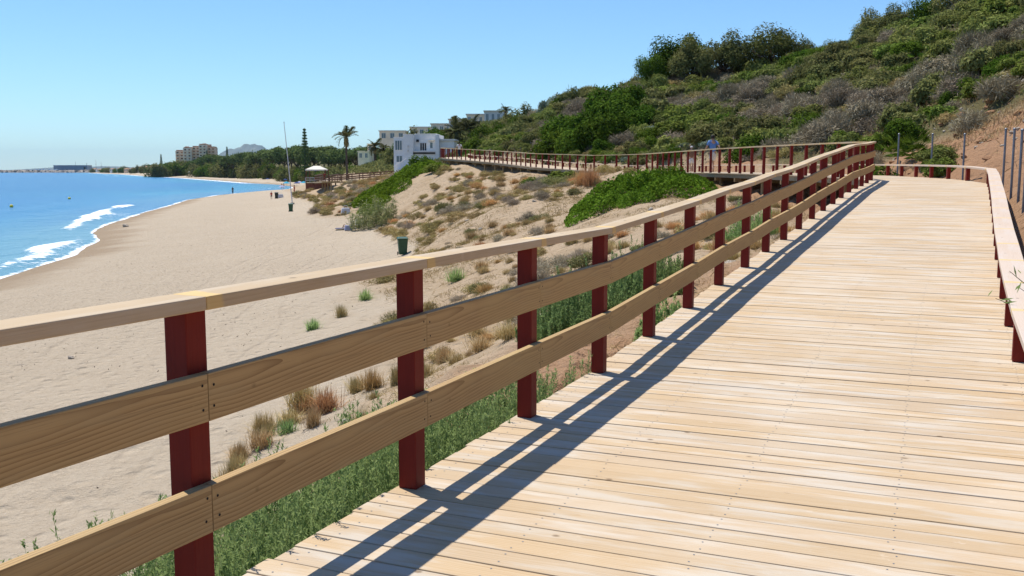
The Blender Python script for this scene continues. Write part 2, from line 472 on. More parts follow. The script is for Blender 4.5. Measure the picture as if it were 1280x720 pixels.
# terrain control points (x, y, z)
CP = [(-6.5, 58.8, -5.06), (-8.5, 63, -5.1), (-5.9, 52, -4.95), (-7, 33, -5.0), (-6.4, 55, -5.05), (-11, 85, -5.1), (-27, 124, -5.1), (-4.8, 18.9, -5.0), (-4.6, 13, -4.95), (-4.6, 8, -4.7), (-5.2, 4, -4.6), (-6.4, 0, -4.7), (-9, -8, -5), (-12, 20, -5.1), (-20, 0, -5.1), (-20, 60, -5.1), (-30, 100, -5.2),
      (-36, 160, -5.0), (-48, 200, -5), (-60, 260, -5), (-62, 330, -5), (-14, 40, -5.1), (-22, 90, -5.1), (-10, 70, -5.1),
      # dune face and hollow
      (-2.6, 14, -4.5), (-2.8, 22, -4.6), (-4.0, 33, -4.55), (-3.8, 50, -4.0), (-.7, 22, -3.75), (-1.1, 17, -3.4), (.5, 15, -2.6), (2.1, 22, -2.45), (-1.1, 35, -3.7), (4.7, 28, -1.75), (2.7, 55, -1.25), (-1.9, 60, -2.25), (-3.6, 51, -3.6), (5.2, 40, -1.25),
      (-8, 85, -4.0), (-5.5, 85, -2.1), (-9.7, 100, -.7), (-12.5, 108, -1.4), (-3.5, 72, -2.0), (-2.2, 80, -.9), (-6.5, 95, -.4), (-18.5, 115, -4.3), (-15.8, 118, -2.9), (-26.6, 150, -2.9), (-31, 150, -4.6), (-29, 165, -2.7), (-24, 172, -2.4), (-33.5, 172, -3.4), (-20, 140, -2.2), (-18, 165, -1.4),
      (-13, 130, -.4), (-20, 120, -3.5), (-14, 95, -4.6), (-23, 135, -4.4),
      (6.5, 34, -1.3), (7.5, 48, -.9), (3.5, 62, -.9), (6, 24, -1.45), (3.2, 17, -1.9), (-2.2, 9, -3.0), (-3.6, 3.5, -3.0), (-4.2, -1, -3.0), (-1.2, 11.5, -2.9),
      (-9.5, 112, .2), (-14, 150, -.2), (-12, 165, .5), (-20, 190, -.5), (-3, 125, 1.6), (-9, 140, .6),
      # hillside
      (12.9, 25, -.35), (13.9, 30, -.1), (14.2, 36, -.05), (13.6, 44, .1), (12.2, 58, .2), (9, 68, .3), (5.5, 79, .6), (2.5, 90, 1.1), (-2.3, 104, 1.6), (-2.5, 118, 2.0),
      (15.2, 30, 1.2), (16.5, 27, 1.7), (18.5, 50, 2.4), (20.6, 50, 3.3), (22.6, 50, 4.6), (25.4, 50, 6.6), (15, 90, 4.7), (21.8, 75, 5.9), (10.2, 62, .9), (20, 62, 3.6), (17, 100, 6.5), (9, 95, 3.9), (12, 110, 6.4),
      (38.7, 75, 12.6), (35, 95, 12.0), (33, 115, 11.7), (26, 125, 11.6), (16, 125, 10.0), (11, 125, 8.8), (6, 123, 7.5), (1.5, 122, 5.0), (-2.5, 122, 3.2), (8, 108, 5.0), (4, 110, 4.2),
      (30, 75, 9.2), (28, 95, 8.9), (24, 110, 8.9), (32, 55, 9.8), (26, 40, 7.5), (21, 33, 4.6), (45, 60, 14.5), (55, 90, 14), (40, 40, 13), (30, 25, 9), (18, 22, 2.8), (20, 10, 5), (12, 10, 1.5), (10, 18, .3), (14, 18, 1.4), (40, 10, 12), (10, 0, .5), (6.5, 10, -1.0), (4.5, 5, -1.5), (8.2, 14, -.7), (30, -20, 8), (3, -5, -1.8), (60, 40, 17),
      (40, 140, 11.5), (20, 150, 10), (5, 150, 8.5), (70, 130, 14), (100, 60, 22), (0, 180, 7), (30, 200, 15), (-4, 150, 4),
      # far land
      (-46, 330, -.5), (-46, 380, 4.0), (-25, 300, 4), (-19, 260, 9.0), (-6, 265, 12.2), (6, 260, 13), (-30, 260, 4), (-38, 260, -2), (-62, 400, -3.5), (-85, 480, -4.6), (-75, 560, -4.0), (-110, 560, -4.6), (-150, 640, -4.6), (-235, 800, -4.8), (-120, 800, 1), (-60, 600, 6), (0, 500, 13), (-20, 420, 8),
      (-315, 1000, 7), (-290, 1000, 8), (-400, 1200, -3.5), (-560, 1500, -4), (-760, 2000, -4.2), (-500, 2200, 4), (0, 1500, 25), (200, 800, 25), (200, 300, 22), (-230, 1100, 12), (400, 2500, 30), (300, 0, 28), (100, -200, 15), (-5, -200, -5), (-900, 3000, -4), (0, 4000, 30)]
CP = np.array(CP, float)
def phi(r): return np.sqrt(r * r + 9.0)
_n = len(CP)
_A = np.zeros((_n + 3, _n + 3))
_A[:_n, :_n] = phi(np.hypot(CP[:, None, 0] - CP[None, :, 0], CP[:, None, 1] - CP[None, :, 1])) + np.eye(_n) * -.15
_A[:_n, _n] = 1; _A[:_n, _n + 1:] = CP[:, :2]; _A[_n:, :_n] = _A[:_n, _n:].T
_b = np.zeros(_n + 3); _b[:_n] = CP[:, 2]
_w = np.linalg.solve(_A, _b)

def hill_side(x, y):
    """>0 : on the hill side of the boardwalk (right of the mid line), metres"""
    best = np.full(np.shape(x), 1e9); sg = np.zeros(np.shape(x))
    pts = np.vstack([[(-60 * .39 - 1, -140, 0)], MIDP, [(2, 160, 0), (10, 260, 0)]])
    for a, b in zip(pts[:-1], pts[1:]):
        dx, dy = b[0] - a[0], b[1] - a[1]; L2 = dx * dx + dy * dy
        t = np.clip(((x - a[0]) * dx + (y - a[1]) * dy) / L2, 0, 1)
        d = np.hypot(x - a[0] - t * dx, y - a[1] - t * dy)
        c = (x - a[0]) * dy - (y - a[1]) * dx
        k = d < best; best = np.where(k, d, best); sg = np.where(k, np.sign(c), sg)
    return best * sg

def terrain(x, y, rough=True):
    x = np.asarray(x, float); y = np.asarray(y, float)
    z = _w[_n] + _w[_n + 1] * x + _w[_n + 2] * y
    for i in range(_n): z = z + _w[i] * phi(np.hypot(x - CP[i, 0], y - CP[i, 1]))
    s = shore_s(x, y)
    beach = np.where(s < 0, SEA + s * .07, SEA + .95 * (1 - np.exp(-np.maximum(s, 0) / 9.0)) + .018 * np.clip(s, 0, 28))
    k = .35
    cap = np.where(s > 35, 1e3, beach + sstep(18, 35, s) * 30)
    cap = np.minimum(cap, 200)
    h = np.clip(.5 + .5 * (cap - z) / k, 0, 1)
    z = z * h + cap * (1 - h) - k * h * (1 - h)
    z = np.where(s < 26, beach + (z - beach) * sstep(9, 26, s), z)
    z = np.maximum(z, -40)
    far = np.hypot(x, y)
    if rough:
        dune = sstep(-4.9, -3.9, z)
        hs = hill_side(x, y)
        hill = sstep(3, 7, hs) * sstep(130, 60, np.maximum(far - 60, 0))
        am = dune * (1 - .75 * sstep(150, 250, far))
        z = z + am * (.34 * (fbm(x / 1.9, y / 1.9, 3, 4) - .5) + .9 * (fbm(x / 7.5, y / 7.5, 5, 3) - .5)) + hill * 1.6 * (fbm(x / 6.5, y / 6.5, 9, 4) - .5)
        clod = sstep(5.5, 2.0, np.abs(hs)) * (far < 50) * dune
        z = z + clod * .22 * (np.abs(fbm(x / .55, y / .55, 21, 3) - .5) * 2 - .25)
        z = z + (1 - dune) * (.09 * (fbm(x / 3.5, y / 3.5, 31, 3) - .5) + .12 * (fbm(x / .55, y / .55, 33, 2) - .5) * (far < 60)) * sstep(-6.3, -5.6, z)
    bk = sstep(1.9, 3.2, hs) * sstep(16, 9, hs) * (y < 58) * (y > -30)
    z = z + bk * (.55 * (fbm(x / 1.7, y / 1.1, 61, 4) - .5) + .22 * (np.abs(fbm(x / .6, y / .6, 63, 3) - .5) * 2 - .25))
    # keep below the boardwalk
    d, dz = dist_poly(x, y, MIDP)
    top = dz - .42 + np.maximum(d - 1.75, 0) * 1.1
    z = np.where(d < 8, np.minimum(z, top), z)
    return z

def hz(x, y): return float(terrain(np.array([x]), np.array([y]))[0])
def at(u, v, d):
    """a point of the place from a bearing and a distance (used once, when the place was surveyed)"""
    return ((u - 640) / 1240 * d, d, (212 - v) / 1240 * d)

def mat_ground():
    m, nt, out = new_mat('sand_and_earth'); g = NT(nt)
    tc = g.n('ShaderNodeTexCoord'); P = tc.outputs['Object']
    def attr(n):
        a = g.n('ShaderNodeAttribute', attribute_name=n); return a.outputs['Fac']
    n1 = g.noise(P, .35, 5, .6); n2 = g.noise(P, 4.0, 5, .65); n3 = g.noise(P, 38.0, 3, .7)
    sand = g.mix(n1, (.455, .367, .262), (.51, .422, .312))
    sand = g.mix(g.mapr(n2, .35, .7, 0, .35), sand, (.41, .318, .218))
    wet = g.mix(n2, (.30, .22, .14), (.36, .27, .18))
    dune = g.mix(n2, (.49, .375, .255), (.40, .29, .18))
    nd = g.noise(P, .55, 5, .65); nd2 = g.noise(P, 2.2, 4, .7)
    dune = g.mix(g.mapr(nd, .46, .66, 0, .6), dune, (.34, .24, .14))
    dune = g.mix(g.mapr(nd2, .55, .72, 0, .55), dune, (.27, .19, .105))
    dune = g.mix(g.mapr(n3, .55, .72, 0, .55), dune, (.27, .17, .08))
    earth = g.mix(n2, (.41, .235, .13), (.27, .15, .08))
    earth = g.mix(g.mapr(n3, .5, .7, 0, .6), earth, (.44, .29, .19))
    scrub = g.mix(n2, (.16, .13, .06), (.09, .085, .035))
    c = g.mix(attr('dune'), sand, dune)
    c = g.mix(attr('wet'), c, wet)
    gr = g.noise(P, 9.0, 4, .75)
    c = g.mix(g.math('MULTIPLY', attr('wrack'), g.mapr(gr, .50, .66, 0, .75)), c, (.20, .145, .095))
    c = g.mix(attr('earth'), c, earth)
    c = g.mix(attr('scrub'), c, scrub)
    c = g.mix(attr('lawn'), c, g.mix(n2, (.075, .16, .018), (.11, .20, .03)))
    # footprints: soft pits
    vo = g.n('ShaderNodeTexVoronoi'); vo.feature = 'SMOOTH_F1'; vo.inputs['Scale'].default_value = 2.6; vo.inputs['Randomness'].default_value = 1.0
    wp = g.n('ShaderNodeMapping'); g.l(P, wp.inputs[0])
    g.l(wp.outputs[0], vo.inputs['Vector'])
    pit = g.mapr(vo.outputs['Distance'], .05, .42, 0, 1)
    sx = g.n('ShaderNodeSeparateXYZ'); g.l(P, sx.inputs[0])
    lane = g.math('ADD', g.math('ADD', sx.outputs[0], g.math('MULTIPLY', sx.outputs[1], .055)), g.math('MULTIPLY', g.noise(P, .035, 2, .5), 9.0))
    rut = None
    for c0 in (-3.2, -7.8):
        e = g.math('ABSOLUTE', g.math('SUBTRACT', g.math('ABSOLUTE', g.math('SUBTRACT', lane, c0)), .82))
        q = g.mapr(e, .08, .24, 1, 0); rut = q if rut is None else g.math('MAXIMUM', rut, q)
    n4 = g.noise(P, 1.1, 3, .6); n5 = g.noise(P, 11.0, 4, .65)
    pit = g.math('SUBTRACT', pit, g.math('MULTIPLY', rut, .55))
    h = g.math('ADD', g.math('MULTIPLY', pit, .6), g.math('ADD', g.math('MULTIPLY', n4, .9), g.math('ADD', g.math('MULTIPLY', n5, .55), g.math('MULTIPLY', n3, .22))))
    g.bsdf(out, c, .95, .1, g.bump(h, .8, .22))
    return m

def build_ground():
    az = np.concatenate([np.linspace(-180, -48, 60, endpoint=False), np.linspace(-48, -30, 120, endpoint=False), np.linspace(-30, 33, 860, endpoint=False), np.linspace(33, 60, 120, endpoint=False), np.linspace(60, 180, 50, endpoint=False)])
    rr = np.concatenate([[.4, .8, 1.2, 1.6], np.geomspace(2.0, 160, 430, endpoint=False), np.geomspace(160, 5000, 120)])
    A, Rr = np.meshgrid(np.radians(az), rr)
    x = Rr * np.sin(A); y = Rr * np.cos(A)
    z = terrain(x.ravel(), y.ravel()).reshape(x.shape)
    na, nr = len(az), len(rr)
    idx = np.arange(na * nr).reshape(nr, na)
    a = idx[:-1, :]; b = np.roll(idx, -1, 1)[:-1, :]; c = np.roll(idx, -1, 1)[1:, :]; d = idx[1:, :]
    F = np.stack([a, d, c, b], -1).reshape(-1, 4)
    V = np.stack([x.ravel(), y.ravel(), z.ravel()], -1)
    # centre fill
    cz = float(terrain(np.array([0.0]), np.array([0.0]))[0])
    X, Y, Z = V.T
    far = np.hypot(X, Y)
    s = shore_s(X, Y); hs = hill_side(X, Y)
    n1 = fbm(X / 3.0, Y / 3.0, 41, 4); n2 = fbm(X / 9.0, Y / 9.0, 43, 3)
    dune = sstep(-4.85, -4.3, Z + (n1 - .5) * .8) * (s > 12)
    wet = sstep(5.5, 1.0, s + (n1 - .5) * 4) * (Z < -4.5)
    wrack = np.clip(sstep(3, 6, s) * sstep(26, 9, s + (n2 - .5) * 16) * (.35 + .9 * n1) * (Y < 300), 0, 1)
    nearwalk = sstep(3.6, 1.9, np.abs(hs) + (n1 - .5) * 2.0) * (far < 45) * (Z > -4.2)
    bank = sstep(1.6, 2.4, hs) * sstep(2.0, -1.0, hs - 3.4 - 8.5 * sstep(48, 26, Y) + (n2 - .5) * 7) * (Y < 60) * (Y > -40)
    slip = np.exp(-(((X - 1.8) / 2.2) ** 2 + ((Y - 104) / 7) ** 2)) * sstep(1.5, 3, hs)
    earth = np.clip(np.maximum(np.maximum(nearwalk * .85, bank), slip * 1.3), 0, 1)
    scrub = np.clip(sstep(2, 4, hs) * (Y < 200) + sstep(112, 128, Y) * sstep(-.8, .6, Z) + sstep(180, 300, Y) * (s > 50) * .9 + sstep(420, 560, Y) * sstep(26, 36, s), 0, 1) * (1 - earth)
    lawn = np.zeros_like(X)
    for (lx, ly, rx, ry) in ((-46, 352, 13, 26), (-150, 760, 36, 60)):
        lawn = np.maximum(lawn, sstep(1.1, .85, np.hypot((X - lx) / rx, (Y - ly) / ry)))
    me = mesh_np('ground', V, F, True, attrs=dict(wrack=wrack, dune=dune, wet=wet, earth=earth, scrub=scrub * (1 - lawn), lawn=lawn))
    o = link_mesh('ground', me, mat_ground()); o['kind'] = 'structure'
    return o
build_ground()

# ------------------------------------------------------------------ sea
def mat_sea():
    m, nt, out = new_mat('sea_water'); g = NT(nt)
    tc = g.n('ShaderNodeTexCoord'); P = tc.outputs['Object']
    a = g.n('ShaderNodeAttribute', attribute_name='shore'); s = a.outputs['Fac']     # metres offshore
    f = g.n('ShaderNodeAttribute', attribute_name='foam'); foam = f.outputs['Fac']
    mp = g.n('ShaderNodeMapping'); g.l(P, mp.inputs[0]); mp.inputs['Scale'].default_value = (.012, .004, 1); mp.inputs['Rotation'].default_value = (0, 0, R(20))
    big = g.noise(mp.outputs[0], 1.0, 3, .5)
    c = g.ramp(g.mapr(s, 0, 90), [(0, (.12, .26, .30)), (.08, (.04, .22, .31)), (.30, (.012, .155, .275)), (1, (.006, .115, .25))])
    c = g.mix(g.mapr(big, .42, .62, 0, .5), c, (.012, .11, .29))
    n1 = g.noise(P, 1.1, 4, .65); n2 = g.noise(P, .22, 4, .6); n3 = g.noise(P, 5.0, 3, .6)
    fm = g.math('ADD', foam, g.math('MULTIPLY', g.math('SUBTRACT', n1, .5), 1.1))
    fm = g.math('ADD', fm, g.math('MULTIPLY', g.math('SUBTRACT', n3, .5), .5))
    fm = g.mapr(fm, .38, .62, 0, 1)
    c = g.mix(fm, c, (.86, .88, .90))
    h = g.math('ADD', g.math('MULTIPLY', n1, .25), g.math('ADD', n2, g.math('MULTIPLY', n3, .05)))
    b = g.bsdf(out, c, g.math('ADD', .22, g.math('MULTIPLY', fm, .6)), .28, g.bump(h, .6, 1.0))
    return m

def build_sea():
    az = np.concatenate([np.linspace(-120, -32, 160, endpoint=False), np.linspace(-32, 3, 520, endpoint=False), np.linspace(3, 40, 40)])
    rr = np.concatenate([np.geomspace(18, 500, 420, endpoint=False), np.geomspace(500, 26000, 110)])
    A, Rr = np.meshgrid(np.radians(az), rr)
    x = (Rr * np.sin(A)).ravel(); y = (Rr * np.cos(A)).ravel()
    s = -shore_s(x, y)
    far = np.hypot(x, y)
    wob = (fbm(y / 16.0, x / 40.0, 51, 3) - .5)
    near = (far < 420)
    lace = fbm(x / 2.2, y / 4.0, 55, 4)
    # one broken wave bends out from the sand at the little headland, the next one washes in closer by
    strength = 1.0 * sstep(98, 118, y) * sstep(186, 174, y) * (.45 + .75 * vnoise(y / 9.0, x * 0, 58)) + .8 * np.exp(-((y - 78) / 17) ** 2) + .45 * np.exp(-((y - 330) / 40) ** 2)
    bar = 3.0 + 4.0 * sstep(110, 172, y) + wob * 5
    brk = np.exp(-((s - bar) / (.7 + .8 * strength)) ** 2) * np.clip(strength, 0, 1.05) * (.30 + 1.25 * lace)
    sw = np.exp(-((s + .1 - wob * 1.5) / .8) ** 2) * (.36 + .62 * lace)
    sheet = ((s > -1) & (s < bar + 3)) * (.12 + .40 * lace) * np.clip(strength * .9 + .5 * np.exp(-((y - 72) / 26) ** 2), 0, 1) * sstep(bar + 3, bar, s)
    cap = np.exp(-((s - 26) / 4) ** 2) * .5 * sstep(520, 640, far) * (vnoise(x / 60, y / 60, 77) > .72)
    farline = np.exp(-((s - 3) / 5.0) ** 2) * .6 * sstep(420, 520, far)
    foam = np.maximum(np.maximum(brk, sw), np.maximum(sheet, np.maximum(farline, cap)))
    foam = np.where(s > 60, 0, foam)
    z = np.full_like(x, SEA) + .42 * np.exp(-((s - bar) / 1.6) ** 2) * np.clip(strength, 0, 1) * near + near * (.10 * (fbm(x / 5, y / 5, 61, 3) - .5))
    z = z + .05 * np.sin((s + wob * 12) / 9.0 * 6.283) * np.exp(-np.maximum(s - 6, 0) / 90) * (s > 5) * near
    na, nr = len(az), len(rr)
    idx = np.arange(na * nr).reshape(nr, na)
    F = np.stack([idx[:-1, :-1], idx[1:, :-1], idx[1:, 1:], idx[:-1, 1:]], -1).reshape(-1, 4)
    keep = (s[F].max(1) > -6)
    me = mesh_np('sea', np.stack([x, y, z], -1), F[keep], True, attrs=dict(shore=np.maximum(s, 0), foam=foam))
    o = link_mesh('sea', me, mat_sea()); o['kind'] = 'structure'
build_sea()

# ------------------------------------------------------------------ distant mountains
def build_mountain(name, x0, x1, y, h, seed, depth=2500):
    nx, ny = 90, 14
    xs = np.linspace(x0, x1, nx); t = np.linspace(0, 1, nx); q = np.linspace(-1, 1, ny)
    ridge = np.sin(np.pi * t) ** .8 * (.55 + .6 * fbm(t * 5, t * 0 + seed, seed, 4)) * h
    V = []
    for k in q:
        fall = (1 - abs(k)) ** .8
        rz = ridge * fall * (1 + .25 * (fbm(t * 14, t * 0 + k * 3, seed + 3, 3) - .5))
        for i in range(nx): V.append((xs[i], y + k * depth, SEA - 5 + rz[i]))
    idx = np.arange(nx * ny).reshape(ny, nx)
    F = np.stack([idx[:-1, :-1], idx[:-1, 1:], idx[1:, 1:], idx[1:, :-1]], -1).reshape(-1, 4)
    o = link_mesh(name, mesh_np(name, V, F, True), M['mount']); o['kind'] = 'structure'
M['mount'] = mat_plain('mountain_scrub', (.13, .14, .12), .95, .1, .3, .003)
build_mountain('mountain', -5000, -3450, 16500, 500, 4, 1500)
build_mountain('mountain', -5400, -4250, 17500, 340, 8, 1500)
build_mountain('mountain', -8600, -6000, 17500, 95, 12, 900)

# ------------------------------------------------------------------ boardwalk
def seg_lengths(P): return np.concatenate([[0], np.cumsum(np.hypot(np.diff(P[:, 0]), np.diff(P[:, 1])))])
SM = seg_lengths((LP + RP) / 2)
def station(s):
    return tuple(np.array([np.interp(s, SM, P[:, k]) for k in range(3)]) for P in (LP, RP))

def build_boardwalk():
    root = empty('boardwalk', tuple(MIDP[3] + np.array([0, 0, 0])), 0, 'pale pine plank boardwalk ramping up beside the dune and bending away along the scrub hillside', 'boardwalk')
    base = Vector(root.location)
    v = []; f = []; uv = []
    s = 0.0; k = 0; r = random.Random(3)
    d_ = MB(); scr = MB()
    def vv(a): return Vector(a) - base
    while s < SM[-1] - .3:
        w = .138 + r.uniform(-.004, .004); gap = .0075 + r.uniform(-.003, .005)
        A0, B0 = (Vector(p) for p in station(s)); A1, B1 = (Vector(p) for p in station(s + w))
        dirv = (B0 - A0).normalized()
        oL = .055 + r.uniform(0, .012) + (.012 if r.random() < .2 else 0); oR = .06 + r.uniform(0, .02)
        jz = r.uniform(-.0018, .0018)
        A0 = A0 - dirv * oL; A1 = A1 - dirv * oL; B0 = B0 + dirv * oR; B1 = B1 + dirv * oR
        up = Vector((0, 0, 1)); z0 = -.034
        t = lambda p, dz: p + up * (dz + jz) - base
        d_.hexa([t(A0, z0), t(A0, 0), t(A1, 0), t(A1, z0)], [t(B0, z0), t(B0, 0), t(B1, 0), t(B1, z0)])
        if A0.y < 14:
            for fr in (.03, .27, .5, .73, .965):
                for e in (.22, .78):
                    p = (A0.lerp(A1, e)).lerp(B0.lerp(B1, e), fr) + dirv * r.uniform(-.012, .012)
                    c = t(p, .0012); rad = .0042
                    scr.poly([c + Vector((math.cos(q * 1.0472) * rad, math.sin(q * 1.0472) * rad, 0)) for q in range(6)])
        s += w + gap; k += 1
    d_.build('decking', M['deck'], root, bevel=.004)
    scr.build('deck_screws', M['steel'], root)
    # edge beams
    for side, off in ((0, .02), (0, .5), (1, .5), (1, .02)):
        b = MB()
        for i in range(len(LP) - 1):
            def P(i):
                a, c = Vector(LP[i]), Vector(RP[i]); d = (c - a).normalized()
                return (a + d * off) if side == 0 else (c - d * off)
            p, q = P(i) - base, P(i + 1) - base
            n = (Vector(RP[i]) - Vector(LP[i])); n.z = 0; n = n.normalized() * .035
            up = Vector((0, 0, 1))
            b.hexa([p - n - up * .19, p - n - up * .037, p + n - up * .037, p + n - up * .19], [q - n - up * .19, q - n - up * .037, q + n - up * .037, q + n - up * .19])
        b.build('edge_beam', M['beam'], root)
    # piles with cross beams
    ss = np.arange(1.0, SM[-1], 2.75)
    for s in ss:
        a, c = (Vector(p) for p in station(s))
        for t_ in (.08, .92):
            p = a.lerp(c, t_); g0 = hz(p.x, p.y) - .35
            b = MB(); b.tube([(p.x - base.x, p.y - base.y, g0 - base.z), (p.x - base.x, p.y - base.y, p.z - .19 - base.z)], .075, 10)
            b.build('pile', M['beam'], root)
        b = MB(); n = Vector((c.y - a.y, -(c.x - a.x), 0)).normalized() * .04
        p, q, up = a.lerp(c, -.01) - base, a.lerp(c, 1.01) - base, Vector((0, 0, 1))
        b.hexa([p - n - up * .34, p - n - up * .192, p + n - up * .192, p + n - up * .34], [q - n - up * .34, q - n - up * .192, q + n - up * .192, q + n - up * .34])
        b.build('cross_beam', M['beam'], root)
build_boardwalk()

def line_frames(P):
    """per point: (point, inward normal scaled for mitre)"""
    out = []
    P = [Vector(p) for p in P]
    for i, p in enumerate(P):
        d0 = (p - P[i - 1]) if i else (P[1] - p); d1 = (P[i + 1] - p) if i < len(P) - 1 else (p - P[i - 1])
        d0 = Vector((d0.x, d0.y, 0)).normalized(); d1 = Vector((d1.x, d1.y, 0)).normalized()
        n0 = Vector((d0.y, -d0.x, 0)); n1 = Vector((d1.y, -d1.x, 0))
        n = (n0 + n1).normalized(); n = n / max(.6, n.dot(n0))
        out.append((p, n, (d0 + d1).normalized()))
    return out

def board(mb, fa, fb, o0, o1, z0, z1, base, gap=.0015, ha=1.0, hb=1.0):
    (p, n, d), (q, m, e) = fa, fb
    dd = (q - p).normalized() * gap
    up = Vector((0, 0, 1)); p = p + dd - base; q = q - dd - base
    p = p + up * (z0 * ha); q = q + up * (z0 * hb); t = up * (z1 - z0); o = Vector((0, 0, 0))
    mb.hexa([p + n * o0, p + n * o0 + t, p + n * o1 + t, p + n * o1], [q + m * o0, q + m * o0 + t, q + m * o1 + t, q + m * o1])

def post(parent, base, fr, h, w, below=.0, mat='post'):
    p, n, d = fr
    b = MB(); c = p - base
    ang = math.atan2(d.y, d.x)
    m = Matrix.Translation(c) @ Matrix.Rotation(ang, 4, 'Z')
    P = lambda x, y, z: m @ Vector((x * w / 2, y * w / 2, z))
    b.hexa([P(-1, -1, -below), P(-1, 1, -below), P(1, 1, -below), P(1, -1, -below)], [P(-1, -1, h), P(-1, 1, h), P(1, 1, h), P(1, -1, h)])
    return b.build('post', M[mat], parent, bevel=.004)

def resample(P, step):
    P = np.asarray(P); S = seg_lengths(P); n = max(2, int(round(S[-1] / step)) + 1)
    s = np.linspace(0, S[-1], n)
    return [tuple(np.interp(s, S, P[:, k]) for k in range(3)) if False else (float(np.interp(v, S, P[:, 0])), float(np.interp(v, S, P[:, 1])), float(np.interp(v, S, P[:, 2]))) for v in s]

def build_railings():
    PW = .092
    # near railing: three boards on red posts
    nearp = [tuple(p) for p in LP[:CORNER + 2]]
    fr = line_frames(nearp)
    base = Vector(nearp[4])
    root = empty('post_and_rail_fence', tuple(base), 0, 'three board pine railing on dark red posts along the left edge of the near ramp', 'railing')
    hh = [float(np.interp(i, [0, 4, 8, 12, 30], [1.032, 1.032, 1.012, 1.0, 1.0])) for i in range(len(fr))]
    for x, h in zip(fr, hh): post(root, base, x, h, PW)
    for a, b, ha, hb in zip(fr[:-1], fr[1:], hh[:-1], hh[1:]):
        m = MB(); board(m, a, b, -.052, .094, 1.0012, 1.046, base, .0015, ha, hb); m.build('handrail', M['cap'], root, bevel=.004)
        m = MB(); board(m, a, b, .0475, .0875, .648, .806, base, .0015, ha, hb); m.build('middle_rail', M['rail'], root, bevel=.003)
        m = MB(); board(m, a, b, .0475, .0875, .288, .447, base, .0015, ha, hb); m.build('lower_rail', M['rail'], root, bevel=.003)
    sc = MB(); sr = random.Random(8)
    for i, (x, h) in enumerate(zip(fr, hh)):
        p, n, d = x
        for zz in (.33, .405, .69, .765):
            for e in (-.028, .028):
                c = p - base + n * .0884 + d * (e + sr.uniform(-.006, .006)) + Vector((0, 0, zz * h + sr.uniform(-.006, .006)))
                sc.poly([c + d * (math.cos(q * 1.0472) * .0052) + Vector((0, 0, math.sin(q * 1.0472) * .0052)) for q in range(6)])
    sc.build('rail_screws', M['rubber'], root)
    # far railing: handrail and posts only
    farp = resample(np.vstack([LP[CORNER + 1:CORNER + 2] + np.array([[.02, .22, 0]]), LP[CORNER + 2:]]), 1.4)
    fr = line_frames(farp); base = Vector(farp[0])
    root = empty('post_and_rail_fence', tuple(base), 0, 'long distant railing of dark red posts under one pine handrail below the hillside', 'railing')
    for x in fr: post(root, base, x, 1.0, PW)
    for i in range(0, len(fr) - 1, 2):
        j = min(i + 2, len(fr) - 1)
        m = MB(); board(m, fr[i], fr[i + 1], -.07, .075, 1.0012, 1.047, base)
        if j > i + 1: board(m, fr[i + 1], fr[j], -.07, .075, 1.0012, 1.047, base)
        m.build('handrail', M['cap'], root)
    # low kerb rail on the hill side
    lowp = [tuple(p) for p in RP[:CORNER + 1]]
    ext = resample(RP[CORNER:], 1.45)
    fr = line_frames(lowp); base = Vector(lowp[6])
    root = empty('low_rail', tuple(base), 0, 'low wide pine rail on short red posts along the hill side of the boardwalk', 'railing')
    fr2 = line_frames(ext)
    for x in fr + fr2[1:]:
        p, n, d = x; post(root, base, (p, n, d), .33, PW)
    post(root, base, (Vector(lowp[-1]) + Vector((-.02, -.16, 0)), Vector((1, 0, 0)), fr[-1][2]), .33, PW)
    allf = line_frames(lowp + ext[1:])
    for a, b in zip(allf[:-1], allf[1:]):
        m = MB(); board(m, a, b, -.065, .155, .3312, .378, base); m.build('kerb_rail', M['low'], root, bevel=.004 if a[0].y < 30 else 0)
build_railings()

def build_far_walk():
    base = Vector(FARW[2])
    root = empty('lower_walkway', tuple(base), 0, 'far lower boardwalk with brown railing running past the foot of the lone palm', 'boardwalk')
    pts = [Vector(p) for p in resample(FARW, 2.2)]
    fr = line_frames(pts)
    b = MB()
    for a, c in zip(fr[:-1], fr[1:]): board(b, a, c, -1.3, 1.3, -.2, 0, base, 0)
    b.build('decking', M['beam'], root)
    for sgn in (-1, 1):
        off = [(p + n * 1.2 * sgn, n, d) for p, n, d in fr]
        for x in off: post(root, base, x, 1.0, .12, 0, 'brown_wood')
        for z0 in (1.0, .62, .3):
            b = MB()
            for a, c in zip(off[:-1], off[1:]): board(b, a, c, -.05, .05, z0 + .001, z0 + .12, base, 0)
            b.build('handrail' if z0 == 1.0 else 'side_rail', M['brown_wood'], root)
    for i in range(0, len(pts), 2):
        p = pts[i]; b = MB(); b.tube([(p.x - base.x, p.y - base.y, hz(p.x, p.y) - .3 - base.z), (p.x - base.x, p.y - base.y, -.2 + p.z - base.z)], .12, 8); b.build('pile', M['beam'], root)
build_far_walk()

# ------------------------------------------------------------------ foliage building
def leaves(P, Nrm, a, b, rng, twist=1.0, along=None):
    """diamond leaves: centres P (n,3), facing Nrm; half length a, half width b (arrays or numbers)"""
    n = len(P)
    Nn = Nrm + rng.normal(size=(n, 3)) * twist * .55
    Nn /= np.linalg.norm(Nn, axis=1, keepdims=True) + 1e-9
    T = along if along is not None else rng.normal(size=(n, 3))
    T = T - (T * Nn).sum(1, keepdims=True) * Nn
    T /= np.linalg.norm(T, axis=1, keepdims=True) + 1e-9
    B = np.cross(Nn, T)
    a = np.broadcast_to(np.asarray(a, float), n)[:, None]; b = np.broadcast_to(np.asarray(b, float), n)[:, None]
    V = np.stack([P + T * a, P + B * b, P - T * a, P - B * b], 1).reshape(-1, 3)
    return V

def quads(n): return np.arange(n * 4).reshape(n, 4)

